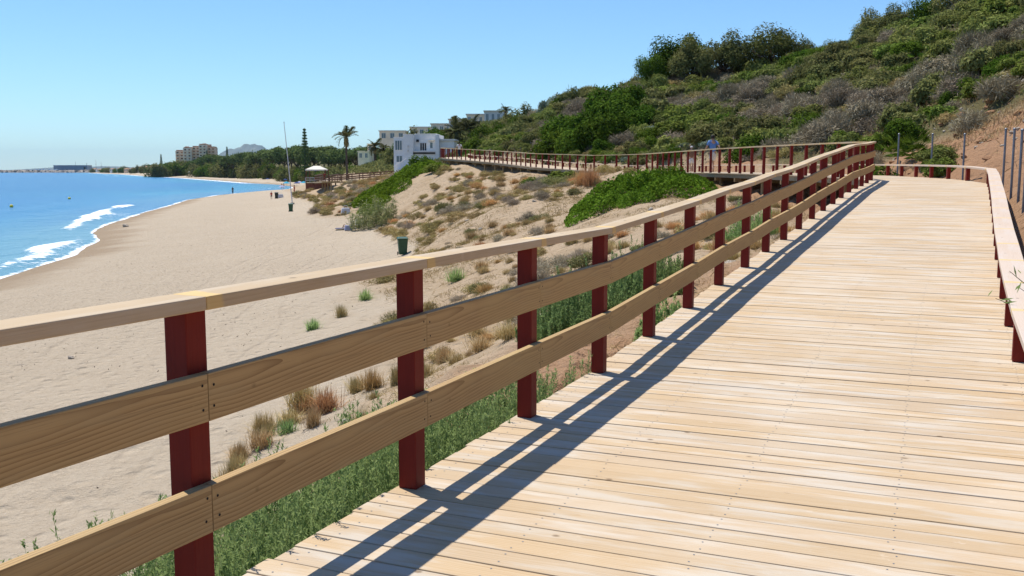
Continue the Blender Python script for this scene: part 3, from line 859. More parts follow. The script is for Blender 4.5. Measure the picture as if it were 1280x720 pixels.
def crown_points(rng, n, lumps, rx, rz, z0, core=.45, flat=0.0, floor=0.02):
    """points and outward directions over a crown made of many uneven lumps"""
    C = rng.normal(size=(lumps, 3)); C /= np.linalg.norm(C, axis=1, keepdims=True)
    C[:, 2] = np.abs(C[:, 2]) * (1 - flat) + flat * .15
    C *= rng.uniform(core, .82, size=(lumps, 1))
    rad = rng.uniform(.22, .46, size=lumps)
    k = rng.choice(lumps, n, p=rad ** 2 / (rad ** 2).sum())
    D = rng.normal(size=(n, 3)); D /= np.linalg.norm(D, axis=1, keepdims=True)
    r = rad[k] * (1 - np.abs(rng.normal(size=n)) * .22) * (1 + .16 * rng.normal(size=n))
    P = C[k] + D * r[:, None]
    O = D * .6 + P / (np.linalg.norm(P, axis=1, keepdims=True) + 1e-6) * .6 + np.array([0, 0, .25])
    P = P * np.array([rx, rx, rz]) + np.array([0, 0, z0])
    ok = P[:, 2] > floor
    return P[ok], O[ok]

def shrub_mesh(name, seed, n, leaf, lumps=9, h=.8, slim=.45, twig=0, flat=0.0, tw_len=.3):
    rng = np.random.default_rng(seed)
    P, O = crown_points(rng, n, lumps, 1.0, h, .1, flat=flat)
    V = [leaves(P, O, leaf * rng.uniform(.6, 1.3, len(P)), leaf * slim * rng.uniform(.7, 1.2, len(P)), rng)]
    if twig:
        P2, O2 = crown_points(rng, twig, lumps, 1.0, h, .1, flat=flat)
        V.append(leaves(P2, rng.normal(size=P2.shape), tw_len * rng.uniform(.5, 1.2, len(P2)), leaf * .16, rng, along=O2 + rng.normal(size=O2.shape) * .35))
    V = np.concatenate(V)
    return mesh_np(name, V, quads(len(V) // 4))

def proto(name, meshes, mat):
    """mesh variants of one kind"""
    for me in meshes: me.materials.append(M[mat])
    return meshes

PROTO = {
    'green': proto('green', [shrub_mesh('green_shrub', 100 + i, 2600, .105, 11, .85) for i in range(4)], 'leaf_bright'),
    'olive': proto('olive', [shrub_mesh('olive_shrub', 200 + i, 2600, .095, 12, .8, twig=260) for i in range(4)], 'leaf_olive'),
    'grey': proto('grey', [shrub_mesh('grey_shrub', 300 + i, 1300, .07, 13, .75, .3, twig=2200, tw_len=.22) for i in range(4)], 'leaf_grey'),
    'dark': proto('dark', [shrub_mesh('dark_evergreen', 400 + i, 4600, .075, 15, 1.1) for i in range(4)], 'leaf_dark'),
    'lime': proto('lime', [shrub_mesh('lime_shrub', 550 + i, 2400, .095, 12, .8, twig=120) for i in range(3)], 'leaf_lime'),
    'silver': proto('silver', [shrub_mesh('silver_shrub', 500 + i, 2000, .11, 10, .7) for i in range(2)], 'leaf_silver'),
    'ochre': proto('ochre', [shrub_mesh('ochre_cushion', 600 + i, 1100, .06, 7, .60, .4, twig=900, tw_len=.16) for i in range(4)], 'leaf_ochre'),
    'dead': proto('dead', [shrub_mesh('grey_cushion', 700 + i, 800, .05, 7, .6, .3, twig=1400, tw_len=.2) for i in range(3)], 'leaf_greytan'),
    'duneolive': proto('duneolive', [shrub_mesh('olive_cushion', 800 + i, 1300, .06, 7, .6, .4, twig=900, tw_len=.18) for i in range(3)], 'leaf_duneolive'),
}

def tuft_mesh(name, seed, n, length, spread, width=.006):
    rng = np.random.default_rng(seed)
    az = rng.uniform(0, 2 * np.pi, n); lean = np.abs(rng.normal(size=n)) * spread
    base = rng.normal(size=(n, 3)) * np.array([.10, .10, 0])
    L = length * rng.uniform(.45, 1.1, n)
    D = np.stack([np.cos(az) * np.sin(lean), np.sin(az) * np.sin(lean), np.cos(lean)], 1)
    S = np.stack([-np.sin(az), np.cos(az), az * 0], 1) * width
    mid = base + D * (L * .55)[:, None]; tip = base + D * L[:, None] + np.stack([np.cos(az), np.sin(az), az * 0 - .6], 1) * (L * .22 * lean)[:, None]
    V = np.stack([base - S, base + S, mid + S * .8, mid - S * .8, mid - S * .8, mid + S * .8, tip + S * .15, tip - S * .15], 1).reshape(-1, 3)
    return mesh_np(name, V, quads(len(V) // 4))
PROTO['tuft'] = proto('tuft', [tuft_mesh('grass_tuft', 1000 + i, 420, .62, .38) for i in range(3)], 'leaf_tan')
PROTO['rust'] = proto('rust', [tuft_mesh('rust_tuft', 1010 + i, 520, .55, .55) for i in range(2)], 'leaf_rust')
PROTO['greentuft'] = proto('greentuft', [tuft_mesh('green_tuft', 1020 + i, 260, .45, .6, .009) for i in range(2)], 'leaf_weed')

NAMES = {'green': 'green_shrub', 'olive': 'olive_shrub', 'grey': 'dry_shrub', 'dark': 'evergreen_shrub', 'silver': 'silver_shrub', 'lime': 'lime_shrub', 'ochre': 'cushion_shrub', 'dead': 'dead_shrub', 'duneolive': 'dune_shrub',
         'mat': 'mat_shrub', 'tuft': 'grass_tuft', 'rust': 'grass_tuft', 'greentuft': 'grass_tuft'}

def plant(kind, x, y, r, label, cat='shrub', group=None, sy=None, sz=None, dz=-.08, rz=None, var=None):
    me = PROTO[kind][random.randrange(len(PROTO[kind])) if var is None else var]
    o = bpy.data.objects.new(NAMES[kind], me); COL.objects.link(o)
    o.location = (x, y, hz(x, y) + dz)
    o.scale = (r, sy or r, sz or r); o.rotation_euler = (0, 0, random.uniform(0, 6.28) if rz is None else rz)
    return tag(o, label, cat, group)

# ------------------------------------------------------------------ hillside
HL = {'green': 'bright green leafy bush among others on the hillside above the boardwalk',
      'olive': 'olive green bush among others on the hillside above the boardwalk',
      'grey': 'dry grey-brown twiggy bush among others on the hillside above the boardwalk',
      'silver': 'silvery green bush on the hillside above the boardwalk', 'lime': 'yellowish green bush among others on the hillside above the boardwalk', 'dark': 'small dark evergreen bush scattered on the hillside above the boardwalk', 'ochre': 'low ochre bush among the green ones on the hillside above the boardwalk'}
def scatter_hill():
    r = random.Random(5); pts = []
    cand = []
    rng = np.random.default_rng(21)
    n = 14000
    X = rng.uniform(-14, 62, n); Y = rng.uniform(14, 150, n)
    hs = hill_side(X, Y); far = np.hypot(X, Y)
    n2 = fbm(X / 9.0, Y / 9.0, 43, 3)
    Z = terrain(X, Y)
    K = fbm((X + Y * .35) / 7.0, (Y - X * .3) / 16.0, 91, 3); K2 = fbm(X / 6.0, Y / 6.0, 95, 3)
    u = 640 + 1240 * X / np.maximum(Y, 1)
    bank = (hs < 3.4 + (n2 - .5) * 6 + sstep(48, 26, Y) * 8.0) & (Y < 60)
    slip = (np.abs(X - 2.2) < 2.0) & (np.abs(Y - 104) < 6) & (hs < 5)
    ok = (hs > 2.6) & ~slip & (u < 1420) & (Y > 14)
    counts = {k: 0 for k in HL}
    grid = {}
    for i in np.nonzero(ok)[0]:
        x, y = X[i], Y[i]
        if bank[i] and r.random() > .05: continue
        rad = r.uniform(.75, 1.7) * (1.0 if far[i] > 50 else .70) * (1.25 if far[i] > 105 else 1)
        if hs[i] < 4.2: rad = min(rad, .8)
        md = rad * .95
        c = (int(x // 2), int(y // 2)); bad = False
        for a in (-1, 0, 1):
            for b in (-1, 0, 1):
                for (px, py, pr) in grid.get((c[0] + a, c[1] + b), ()):
                    if (px - x) ** 2 + (py - y) ** 2 < (.55 * (pr + rad)) ** 2: bad = True
        if bad: continue
        k = K[i] + r.uniform(-.05, .05)
        if k < .40: kind = 'grey'
        elif k < .50: kind = 'olive' if K2[i] < .58 else 'grey'
        elif k < .60: kind = 'green' if K2[i] > .45 else 'olive'
        else: kind = 'green' if K2[i] > .52 else ('silver' if r.random() < .18 else 'olive')
        q_ = r.random()
        if kind in ('olive', 'green') and q_ < .26: kind = 'lime'
        elif kind in ('green', 'olive') and q_ < .36: kind = 'dark'
        elif kind == 'grey' and q_ < .16: kind = 'ochre'
        if kind == 'silver' and counts[kind] > 24: kind = 'olive'
        if counts[kind] >= 285: continue
        counts[kind] += 1
        grid.setdefault(c, []).append((x, y, rad))
        plant(kind, x, y, rad, HL[kind], 'bush', {'green': 'green bushes on the hillside', 'olive': 'olive bushes on the hillside', 'grey': 'dry grey bushes on the hillside', 'silver': 'silvery bushes on the hillside', 'lime': 'yellowish green bushes on the hillside', 'dark': 'small dark evergreens on the hillside', 'ochre': 'ochre bushes on the hillside'}[kind],
              sz=rad * r.uniform(.75, 1.25))
    print('hill shrubs', counts)
scatter_hill()

# large dark evergreens massed on the slope
for i, (u, v, d, r_) in enumerate([(700, 190, 85, 2.1), (728, 184, 83, 2.5), (757, 176, 82, 2.5), (735, 160, 90, 2.6), (775, 150, 90, 2.8), (792, 128, 97, 2.5), (762, 130, 99, 2.7), (806, 160, 86, 1.9), (704, 168, 94, 2.1)]):
    x, y, z = at(u, v, d)
    plant('dark', x, y, r_, 'large dark evergreen in the rounded mass on the slope left of the blue-shirted walker', 'bush', 'dark evergreens massed on the slope', sz=r_ * 1.15, dz=-.2)
plant('dark', *at(1092, 178, 34)[:2], .9, 'dark evergreen clump on the slope just past the bend of the railing', 'bush', dz=-.1)
plant('dark', *at(938, 190, 56)[:2], 1.5, 'dark evergreen on the slope just right of the blue-shirted walker', 'bush', dz=-.1)
plant('dark', *at(980, 178, 56)[:2], 1.1, 'smaller dark evergreen behind the far handrail, near its right end', 'bush', dz=-.1)

def scatter_scrub(name, n, seed, mat, size, hmax, region, label, back=False):
    rng = np.random.default_rng(seed)
    X = rng.uniform(region[0], region[1], n); Y = rng.uniform(region[2], region[3], n)
    hs = hill_side(X, Y); n2 = fbm(X / 9.0, Y / 9.0, 43, 3); n3 = fbm(X / 2.5, Y / 2.5, seed, 3)
    slip = (np.abs(X - 2.2) < 2.0) & (np.abs(Y - 104) < 6) & (hs < 5)
    dens = sstep(.42, .58, n3) * np.where((Y < 60) & (hs < 3.4 + (n2 - .5) * 6 + sstep(48, 26, Y) * 8.0), .02, 1.0)
    u = 640 + 1240 * X / np.maximum(Y, 1)
    k = (hs > 2.0) & ~slip & (rng.random(n) < dens) & (u < 1420) & (u > 560)
    if back: k = (rng.random(n) < .35 + dens) & ~((Y > 160) & (Y < 174) & (X > -20.5) & (X < -9))
    X, Y = X[k], Y[k]; Z = terrain(X, Y)
    if back:
        k = Z > -.9; X, Y, Z = X[k], Y[k], Z[k]
    m = len(X); sc = np.clip(np.hypot(X, Y) / 75, .3, 1.3)
    P = np.stack([X, Y, Z + rng.uniform(.0, hmax, m)], 1)
    Nn = rng.normal(size=(m, 3)) * .6 + np.array([0, -.3, .7])
    V = leaves(P, Nn, size * sc * rng.uniform(.6, 1.4, m), size * .4 * sc, rng, along=rng.normal(size=(m, 3)) * .5 + np.array([0, 0, .8]))
    o = link_mesh(name, mesh_np(name, V, quads(m)), M[mat]); tag(o, label, 'undergrowth', None, 'stuff')
scatter_scrub('undergrowth', 190000, 31, 'leaf_olive', .16, .42, (-8, 62, 14, 135), 'low olive undergrowth filling the gaps between hillside bushes')
scatter_scrub('undergrowth', 60000, 33, 'leaf_olive', .30, .8, (-45, 14, 118, 260), 'low olive scrub on the slope behind the white villa', True)
scatter_scrub('dry_undergrowth', 120000, 37, 'leaf_grey', .15, .34, (-8, 62, 14, 135), 'dry grey-brown undergrowth between the hillside bushes')

# dry grass on the red bank to the right
def bank_grass():
    rng = np.random.default_rng(77); n = 150000
    X = rng.uniform(3, 34, n); Y = rng.uniform(-4, 60, n); hs = hill_side(X, Y)
    n3 = fbm(X / 3.0, Y / 3.0, 78, 3)
    k = (hs > 2.8) & (hs < 17) & (rng.random(n) < (sstep(.46, .60, n3) + .08) * sstep(2.4, 7, hs))
    X, Y = X[k], Y[k]; m = len(X); Z = terrain(X, Y)
    P = np.stack([X, Y, Z + .12], 1)
    V = leaves(P, rng.normal(size=(m, 3)), rng.uniform(.10, .28, m), .012, rng, along=rng.normal(size=(m, 3)) * .45 + np.array([0, 0, 1.0]))
    o = link_mesh('dry_grass', mesh_np('dry_grass', V, quads(m)), M['leaf_tan']); tag(o, 'dry straw grass on the bare red bank right of the boardwalk', 'grass', None, 'stuff')
bank_grass()

def rock_mesh(name, seed, sub=2):
    bm = bmesh.new(); bmesh.ops.create_icosphere(bm, subdivisions=sub, radius=1.0)
    rng = np.random.default_rng(seed); ph = rng.uniform(0, 6, 6)
    for v in bm.verts:
        c = v.co
        k = 1 + .22 * math.sin(c.x * 2.6 + ph[0]) * math.cos(c.y * 3.1 + ph[1]) + .16 * math.sin(c.z * 4.3 + ph[2] + c.x * 2) + rng.uniform(-.07, .07)
        v.co = Vector((c.x * k, c.y * k * .8, c.z * k * .62))
    me = bpy.data.meshes.new(name); bm.to_mesh(me); bm.free(); return me
ROCKS = [rock_mesh('stone', 60 + i) for i in range(4)]
for me in ROCKS: me.materials.append(M['stone'])
CLODS = [me.copy() for me in ROCKS]
M['clod'] = mat_plain('red_earth_clod', (.34, .19, .105), .95, .1, .3, 5, bump=.5)
for me in CLODS: me.materials.clear(); me.materials.append(M['clod'])
def stones():
    rng = random.Random(9)
    for i in range(150):                         # on the red bank
        y = rng.uniform(20, 42); hsx = rng.uniform(4.0, 11)
        a, b = station(np.interp(y, MIDP[:, 1], SM)); c = (a + b) / 2
        x = c[0] + hsx
        o = bpy.data.objects.new('stone', ROCKS[i % 4]); COL.objects.link(o)
        s = rng.uniform(.03, .11) * (2.6 if rng.random() < .08 else 1); o.scale = (s, s, s); o.rotation_euler = (rng.uniform(-.3, .3), 0, rng.uniform(0, 6)); o.location = (x, y, hz(x, y) + s * .2)
        tag(o, 'pale loose stone on the bare red bank right of the boardwalk', 'stone', 'stones on the red bank')
    for i in range(40):                          # on the dune
        x, y = rng.uniform(-9, 6), rng.uniform(12, 85)
        if float(hill_side(np.array([x]), np.array([y]))[0]) > -2.5 or hz(x, y) < -4.4: continue
        o = bpy.data.objects.new('stone', ROCKS[i % 4]); COL.objects.link(o)
        s = rng.uniform(.05, .16); o.scale = (s, s, s); o.rotation_euler = (0, 0, rng.uniform(0, 6)); o.location = (x, y, hz(x, y) + s * .2)
        tag(o, 'small pale stone among the dry plants of the dune', 'stone', 'stones on the dune')
    for (u, v, d, s) in ((157, 287, 108, .35), (80, 428, 28.5, .10)):
        x, y, z = at(u, v, d); o = bpy.data.objects.new('stone', ROCKS[0]); COL.objects.link(o); o.scale = (s, s, s); o.location = (x, y, hz(x, y) + s * .3)
        tag(o, {157: 'dark stone lying alone on the wet sand beside the breaking wave', 80: 'small dark stone on the near beach below the handrail'}[u], 'stone')
def clods():
    rng = random.Random(19)
    for i in range(240):
        y = rng.uniform(18, 44); a, b = station(np.interp(y, MIDP[:, 1], SM)); x = (a[0] + b[0]) / 2 + rng.uniform(3.0, 10.5)
        o = bpy.data.objects.new('earth_clod', CLODS[i % 4]); COL.objects.link(o); q = rng.uniform(.04, .15) * (1.8 if rng.random() < .1 else 1); o.scale = (q, q, q); o.rotation_euler = (rng.uniform(-.4, .4), 0, rng.uniform(0, 6)); o.location = (x, y, hz(x, y) + q * .15)
        tag(o, 'red-brown clod of earth lying on the bare bank right of the boardwalk', 'clod', 'earth clods on the red bank')
clods()
stones()

# ------------------------------------------------------------------ dune plants
def scatter_dune():
    rng = np.random.default_rng(5); r = random.Random(6)
    n = 9000
    X = rng.uniform(-36, 11, n); Y = rng.uniform(10, 168, n)
    hs = hill_side(X, Y); Z = terrain(X, Y)
    n1 = fbm(X / 5.0, Y / 5.0, 15, 3); n2 = fbm(X / 11.0, Y / 14.0, 17, 3)
    fw, _ = dist_poly(X, Y, FARW)
    mats = [(5.1, 41, 3.4, 8), (-11, 103, 5, 12)]
    G = {}
    cnt = dict(ochre=0, dead=0, duneolive=0, tuft=0, rust=0)
    for i in range(n):
        x, y = X[i], Y[i]
        if hs[i] > -2.2 or Z[i] < -4.55 or fw[i] < 2.6: continue
        if any(((x - a) / c) ** 2 + ((y - b) / e) ** 2 < 1 for a, b, c, e in mats): continue
        if y > 125 and x > -13: continue
        if y < 18 and x > -1.0 and hs[i] > -3.0: continue
        dens = .34 + 1.2 * sstep(.42, .62, n1[i]) * (1.0 if y > 18 else .8) + (1.0 if y > 95 else 0) + (.5 if y > 60 else 0)
        if r.random() > dens * .62: continue
        rad = r.uniform(.24, .66) * (1 if y < 60 else 1.35) * (1.35 if y > 95 and x < -10 else 1) * (.8 if y < 22 else 1)
        c = (int(x // 2), int(y // 2))
        if any((px - x) ** 2 + (py - y) ** 2 < ((.62 if y < 92 else .55) * (pr + rad)) ** 2 for a in (-1, 0, 1) for b in (-1, 0, 1) for (px, py, pr) in G.get((c[0] + a, c[1] + b), ())): continue
        q = n2[i] + r.uniform(-.14, .14)
        kind = 'ochre' if q < .47 else ('dead' if q < .53 else ('duneolive' if q < .57 else 'tuft'))
        if r.random() < .12: kind = 'rust'
        if y > 110 and r.random() < .4: kind = r.choice(['ochre', 'dead', 'ochre'])
        if cnt[kind] >= 285: continue
        G.setdefault(c, []).append((x, y, rad)); cnt[kind] += 1
        lab, cat, grp = {'ochre': ('ochre cushion bush among others on the sandy dune slope', 'bush', 'ochre cushion bushes on the dune'), 'dead': ('dead grey twiggy bush among others on the sandy dune slope', 'bush', 'dead grey bushes on the dune'),
                    'duneolive': ('low olive green bush among others on the sandy dune slope', 'bush', 'olive bushes on the dune'), 'tuft': ('straw coloured grass tuft among others on the sandy dune slope', 'grass', 'straw tufts on the dune'),
                    'rust': ('rusty orange dry grass tuft among others on the sandy dune slope', 'grass', 'rusty tufts on the dune')}[kind]
        if kind in ('tuft', 'rust'): plant(kind, x, y, rad * 1.9, lab, cat, grp, dz=-.03, sz=rad * 1.0)
        else: plant(kind, x, y, rad, lab, cat, grp, sz=rad * r.uniform(.8, 1.15))
    print('dune plants', cnt)
scatter_dune()

# litter of dry stalks on the dune sand
def dune_litter():
    rng = np.random.default_rng(88); n = 170000
    X = rng.uniform(-14, 11, n); Y = 9 + 80 * rng.random(n) ** 1.4
    hs = hill_side(X, Y); n3 = fbm(X / 1.8, Y / 1.8, 89, 3)
    k = (hs < -1.8) & (rng.random(n) < sstep(.44, .64, n3) * .8 + .05)
    X, Y = X[k], Y[k]; Z = terrain(X, Y); q = Z > -4.6; X, Y, Z = X[q], Y[q], Z[q]; m = len(X)
    P = np.stack([X, Y, Z + .035], 1); sc = np.clip(np.hypot(X, Y) / 30, .6, 1.6)
    V = leaves(P, rng.normal(size=(m, 3)), rng.uniform(.05, .17, m) * sc, .006 * sc, rng, along=rng.normal(size=(m, 3)) + np.array([0, 0, .5]))
    o = link_mesh('dry_stalks', mesh_np('dry_stalks', V, quads(m)), M['leaf_ochre']); tag(o, 'dry stalks and plant litter strewn over the dune sand', 'litter', None, 'stuff')
dune_litter()

def beach_bits():
    rng = np.random.default_rng(45); n = 5200
    X = rng.uniform(-34, -3, n); Y = 8 + 80 * rng.random(n) ** 1.5; s = shore_s(X, Y); n3 = fbm(X / 4, Y / 4, 46, 3)
    Z = terrain(X, Y); k = (s > 2) & (Z < -4.5) & (rng.random(n) < sstep(.40, .66, n3)); X, Y, Z = X[k], Y[k], Z[k]; m = len(X)
    V = leaves(np.stack([X, Y, Z + .012], 1), np.tile([0, 0, 1.0], (m, 1)), rng.uniform(.012, .06, m), rng.uniform(.006, .018, m), rng)
    o = link_mesh('beach_litter', mesh_np('beach_litter', V, quads(m)), M['bark']); tag(o, 'small dark bits of seaweed and twigs strewn over the sand', 'litter', None, 'stuff')
beach_bits()

# spreading bright green mats
def mat_bush(x, y, rx, ry, h, n, leaf, lab, rz=0.0, seed=1):
    rng = np.random.default_rng(seed); a = rng.uniform(0, 6.283, n); q = np.sqrt(rng.random(n))
    edge = 1 + .22 * np.sin(a * 3 + seed) + .14 * np.sin(a * 7 + 2 * seed) + .08 * np.sin(a * 13)
    lx, ly = np.cos(a) * q * edge * rx, np.sin(a) * q * edge * ry
    X = x + lx * math.cos(rz) - ly * math.sin(rz); Y = y + lx * math.sin(rz) + ly * math.cos(rz)
    lump = .15 + 1.35 * np.abs(fbm(X / .8, Y / .8, 200 + seed, 3)) ** 1.2 + .45 * (fbm(X / 2.4, Y / 2.4, 210 + seed, 2) - .5)
    top = h * (1 - q ** 3.2) ** .6 * lump
    z0 = terrain(X, Y); t = 1 - np.abs(rng.normal(size=n)) * .22
    P = np.stack([X, Y, z0 + np.maximum(top * t, .02) + .03], 1)
    e = .12; gx = fbm((X + e) / .75, Y / .75, 200 + seed, 3) - fbm((X - e) / .75, Y / .75, 200 + seed, 3); gy = fbm(X / .75, (Y + e) / .75, 200 + seed, 3) - fbm(X / .75, (Y - e) / .75, 200 + seed, 3)
    Nn = np.stack([-gx * h * 3 + np.cos(a + rz) * q ** 4, -gy * h * 3 + np.sin(a + rz) * q ** 4, np.ones(n) * .8], 1)
    V = leaves(P, Nn, leaf * rng.uniform(.6, 1.4, n), leaf * .5, rng, along=rng.normal(size=(n, 3)) + np.array([0, 0, .8]))
    V -= np.array([x, y, 0.0]); zb = hz(x, y); V[:, 2] -= zb
    o = link_mesh('mat_shrub', mesh_np('mat_shrub', V, quads(n)), M['leaf_mat']); o.location = (x, y, zb); return tag(o, lab, 'bush')
x, y, z = at(797, 242, 43.5); mat_bush(x, y, 2.8, 6.0, .95, 26000, .075, 'wide bright green mat bush on the dune between the two railings', -.12, 3)
x, y, z = at(862, 236, 44); plant('duneolive', x, y, .8, 'yellowish bush growing through the right end of the wide green mat', 'bush', sz=.8)
for (u, d, rx, ry, sz, lab, v) in ((520, 106, 3.4, 4.2, 3.0, 'uppermost bright green mat bush on the crest in front of the white villa', 0), (492, 104, 3.8, 5, 2.6, 'middle bright green mat bush on the slope below the white villa', 1), (468, 100, 2.6, 4, 1.6, 'lowest bright green mat bush, just above the cane clump', 2)):
    mat_bush((u - 640) / 1240 * d, d, rx * .8, ry, sz * .36, 11000, .12, lab, .25, 5 + v)
plant('dark', *at(527, 205, 112)[:2], 1.9, 'darker bush standing up from the green mats in front of the white villa', 'bush', dz=-.3)
for (u, d, r_, k, lab) in ((672, 69, 1.2, 'green', 'feathery green bush under the far railing, left of the olive one'), (708, 67, 1.3, 'green', 'feathery blue-green bush hiding two posts of the far railing'), (694, 64, 1.5, 'duneolive', 'wide olive bush on the dune below the far railing'), (548, 99, 1.5, 'green', 'green bush at the left end of the far railing'), (728, 58, 1.6, 'rust', 'patch of rusty orange grass at the left of the wide green mat'), (738, 57, 1.7, 'rust', 'larger rusty orange grass patch against the wide green mat')):
    x = (u - 640) / 1240 * d
    plant(k, x, d, r_, lab, 'grass' if k == 'rust' else 'bush', sz=r_ * (.7 if k != 'rust' else 1.3))

# feathery weeds
def weed_mesh(name, seed, area_fn, n, hgt, leaf=.016):
    rng = np.random.default_rng(seed)
    X, Y, Z, Hm = area_fn(rng, n); n = len(X)
    H = hgt * (.42 + .85 * rng.random(n)) * Hm * (.8 + .45 * vnoise(X * 3.1, Y * 3.1, 8))
    lean = rng.normal(size=(n, 2)) * .10
    V = []
    st = np.stack([X, Y, Z], 1)
    tip = st + np.stack([lean[:, 0] * H, lean[:, 1] * H, H], 1)
    ang = rng.uniform(0, 6.28, n); S = np.stack([np.cos(ang), np.sin(ang), ang * 0], 1) * .0028
    V.append(np.stack([st - S, st + S, tip + S * .3, tip - S * .3], 1).reshape(-1, 3))
    per = 88
    t = rng.random((n, per)) ** .75
    base = st[:, None] + (tip - st)[:, None] * t[..., None]
    az = rng.uniform(0, 6.28, (n, per)); out = rng.uniform(.1, 1, (n, per)) * (.062 * (1 - t * .8))
    P = base + np.stack([np.cos(az) * out, np.sin(az) * out, out * .6], -1)
    D = np.stack([np.cos(az), np.sin(az), 1.7 + az * 0], -1)
    P = P.reshape(-1, 3); D = D.reshape(-1, 3)
    V.append(leaves(P, rng.normal(size=P.shape), leaf * rng.uniform(.8, 1.8, len(P)), leaf * .30, rng, along=D))
    V = np.concatenate(V)
    return mesh_np(name, V, quads(len(V) // 4))
def strip(rng, n):
    s = rng.uniform(1.2, 9.2, n); off = .10 + 1.15 * rng.random(n) ** 1.05
    a = np.stack([np.interp(s, SM, LP[:, k]) for k in range(3)], 1); b = np.stack([np.interp(s, SM, RP[:, k]) for k in range(3)], 1)
    d = (a - b); d[:, 2] = 0; d /= np.linalg.norm(d, axis=1, keepdims=True)
    p = a + d * off[:, None]
    k = rng.random(n) < sstep(9.2, 7.6, s + (off - .4) * .8)
    p = p[k]; off = off[k]
    Z = terrain(p[:, 0], p[:, 1]) - .03
    return p[:, 0], p[:, 1], Z, np.clip((a[k, 2] + .10 - .30 * off - Z) / .75, .45, 2.1) * (.8 + .4 * vnoise(p[:, 0] * 1.6, p[:, 1] * 1.6, 5))
o = link_mesh('weeds', weed_mesh('weeds', 71, strip, 3500, .75, .0125), M['leaf_weed']); tag(o, 'dense feathery green weeds along the left edge of the near boardwalk', 'weeds', None, 'stuff')
def blob(cx, cy, r_):
    def f(rng, n):
        a = rng.uniform(0, 6.28, n); q = np.sqrt(rng.random(n)) * r_
        X, Y = cx + np.cos(a) * q, cy + np.sin(a) * q
        return X, Y, terrain(X, Y) - .03, 1.15 - .75 * (q / r_) ** 2
    return f
for i, (cx, cy, r_, n, h, lab) in enumerate([(1.05, 13.2, 1.0, 620, .62, 'feathery green bush behind the fourth post of the near railing'), (2.0, 15.6, .85, 460, .6, 'feathery green bush between the fourth and fifth railing posts'), (1.6, 9.9, .35, 120, .45, 'small green weed clump against the edge of the ramp'),
                                             (5.4, 22.5, .6, 220, .7, 'grey-green weed clump seen between far posts of the near railing')]):
    o = link_mesh('weed_bush', weed_mesh('weed_bush', 80 + i, blob(cx, cy, r_), n, h, .02), M['leaf_weed']); tag(o, lab, 'weed')
for i in range(26):
    x, y = random.uniform(-4.9, -1.4), random.uniform(13.5, 21.5)
    plant(random.choice(['tuft', 'tuft', 'rust']), x, y, random.uniform(.55, 1.0), 'golden dry grass tuft in the loose band between the sand and the near weeds', 'grass', 'golden tufts beyond the near weeds', dz=-.03, sz=random.uniform(.45, .75))
# single tufts near the foot of the dune
for (u, v, d, k, s, lab) in ((372, 498, 19.6, 'tuft', 1.25, 'largest golden grass tuft at the foot of the dune, seen under the middle rail'), (402, 505, 19, 'rust', 1.0, 'orange dry grass just right of the largest golden tuft'), (462, 478, 20, 'rust', .85, 'brown dry weed beside the second post of the railing'),
                             (352, 535, 18, 'greentuft', .7, 'small green tuft on the sand below the golden one'), (388, 406, 31, 'greentuft', .9, 'wispy grass tuft alone on the sand at the beach edge'), (425, 390, 33, 'tuft', .8, 'straw tuft on the low sand ledge above the beach'), (455, 372, 36, 'greentuft', 1.0, 'grey-green weed on the sand ledge above the beach'),
                             (570, 345, 35, 'greentuft', 1.2, 'small bright yellow-green bush on the dune behind the second post')):
    plant(k, (u - 640) / 1240 * d, d, s, lab, 'grass', dz=-.02)
# ------------------------------------------------------------------ trees
def tree_meshes(seed, H, spread, crown_z, crown_h, lumps, n, leaf, flat=0.0, limbs=5, tr=.16):
    rng = np.random.default_rng(seed); r = random.Random(seed)
    t = MB()
    top = Vector((r.uniform(-.2, .2), r.uniform(-.2, .2), crown_z + crown_h * .45))
    fork = Vector((top.x * .5, top.y * .5, crown_z * .62))
    t.tube([(0, 0, -.4), fork * .5 + Vector((r.uniform(-.08, .08), 0, 0)), fork, top], [tr * 1.25, tr, tr * .8, tr * .25], 8)
    for k in range(limbs):
        a = 6.283 * k / limbs + r.uniform(-.4, .4); e = spread * r.uniform(.45, .8)
        p = Vector((math.cos(a) * e, math.sin(a) * e, crown_z + crown_h * r.uniform(.1, .5)))
        t.tube([fork * r.uniform(.8, 1.0), fork.lerp(p, .55) + Vector((0, 0, -.15)), p], [tr * .6, tr * .4, tr * .12], 6)
    P, O = crown_points(rng, n, lumps, spread, crown_h, crown_z, flat=flat, floor=crown_z * .55 if crown_z > 1 else .05)
    V = leaves(P, O, leaf * rng.uniform(.6, 1.3, len(P)), leaf * .5 * rng.uniform(.7, 1.2, len(P)), rng)
    return t.mesh('trunk', True), mesh_np('crown', V, quads(len(V) // 4))

TREES = {}
def make_tree(key, name, leafm, **kw):
    tm, cm = tree_meshes(**kw); tm.materials.append(M['bark']); cm.materials.append(M[leafm])
    TREES[key] = (name, tm, cm, kw['crown_z'] + kw['crown_h'])
make_tree('sky_a', 'tree', 'leaf_dark', seed=1, H=5, spread=2.6, crown_z=1.7, crown_h=3.0, lumps=12, n=7500, leaf=.13, limbs=6)
make_tree('sky_b', 'tree', 'leaf_olive', seed=2, H=5, spread=2.7, crown_z=1.3, crown_h=2.9, lumps=14, n=7500, leaf=.13, limbs=6)
make_tree('sky_c', 'tree', 'leaf_crest', seed=3, H=5, spread=3.0, crown_z=1.5, crown_h=3.1, lumps=16, n=8000, leaf=.13, limbs=7)
make_tree('pine_a', 'pine_tree', 'leaf_pine', seed=4, H=12, spread=5.2, crown_z=7.5, crown_h=3.6, lumps=14, n=1800, leaf=.42, flat=.5, limbs=6, tr=.28)
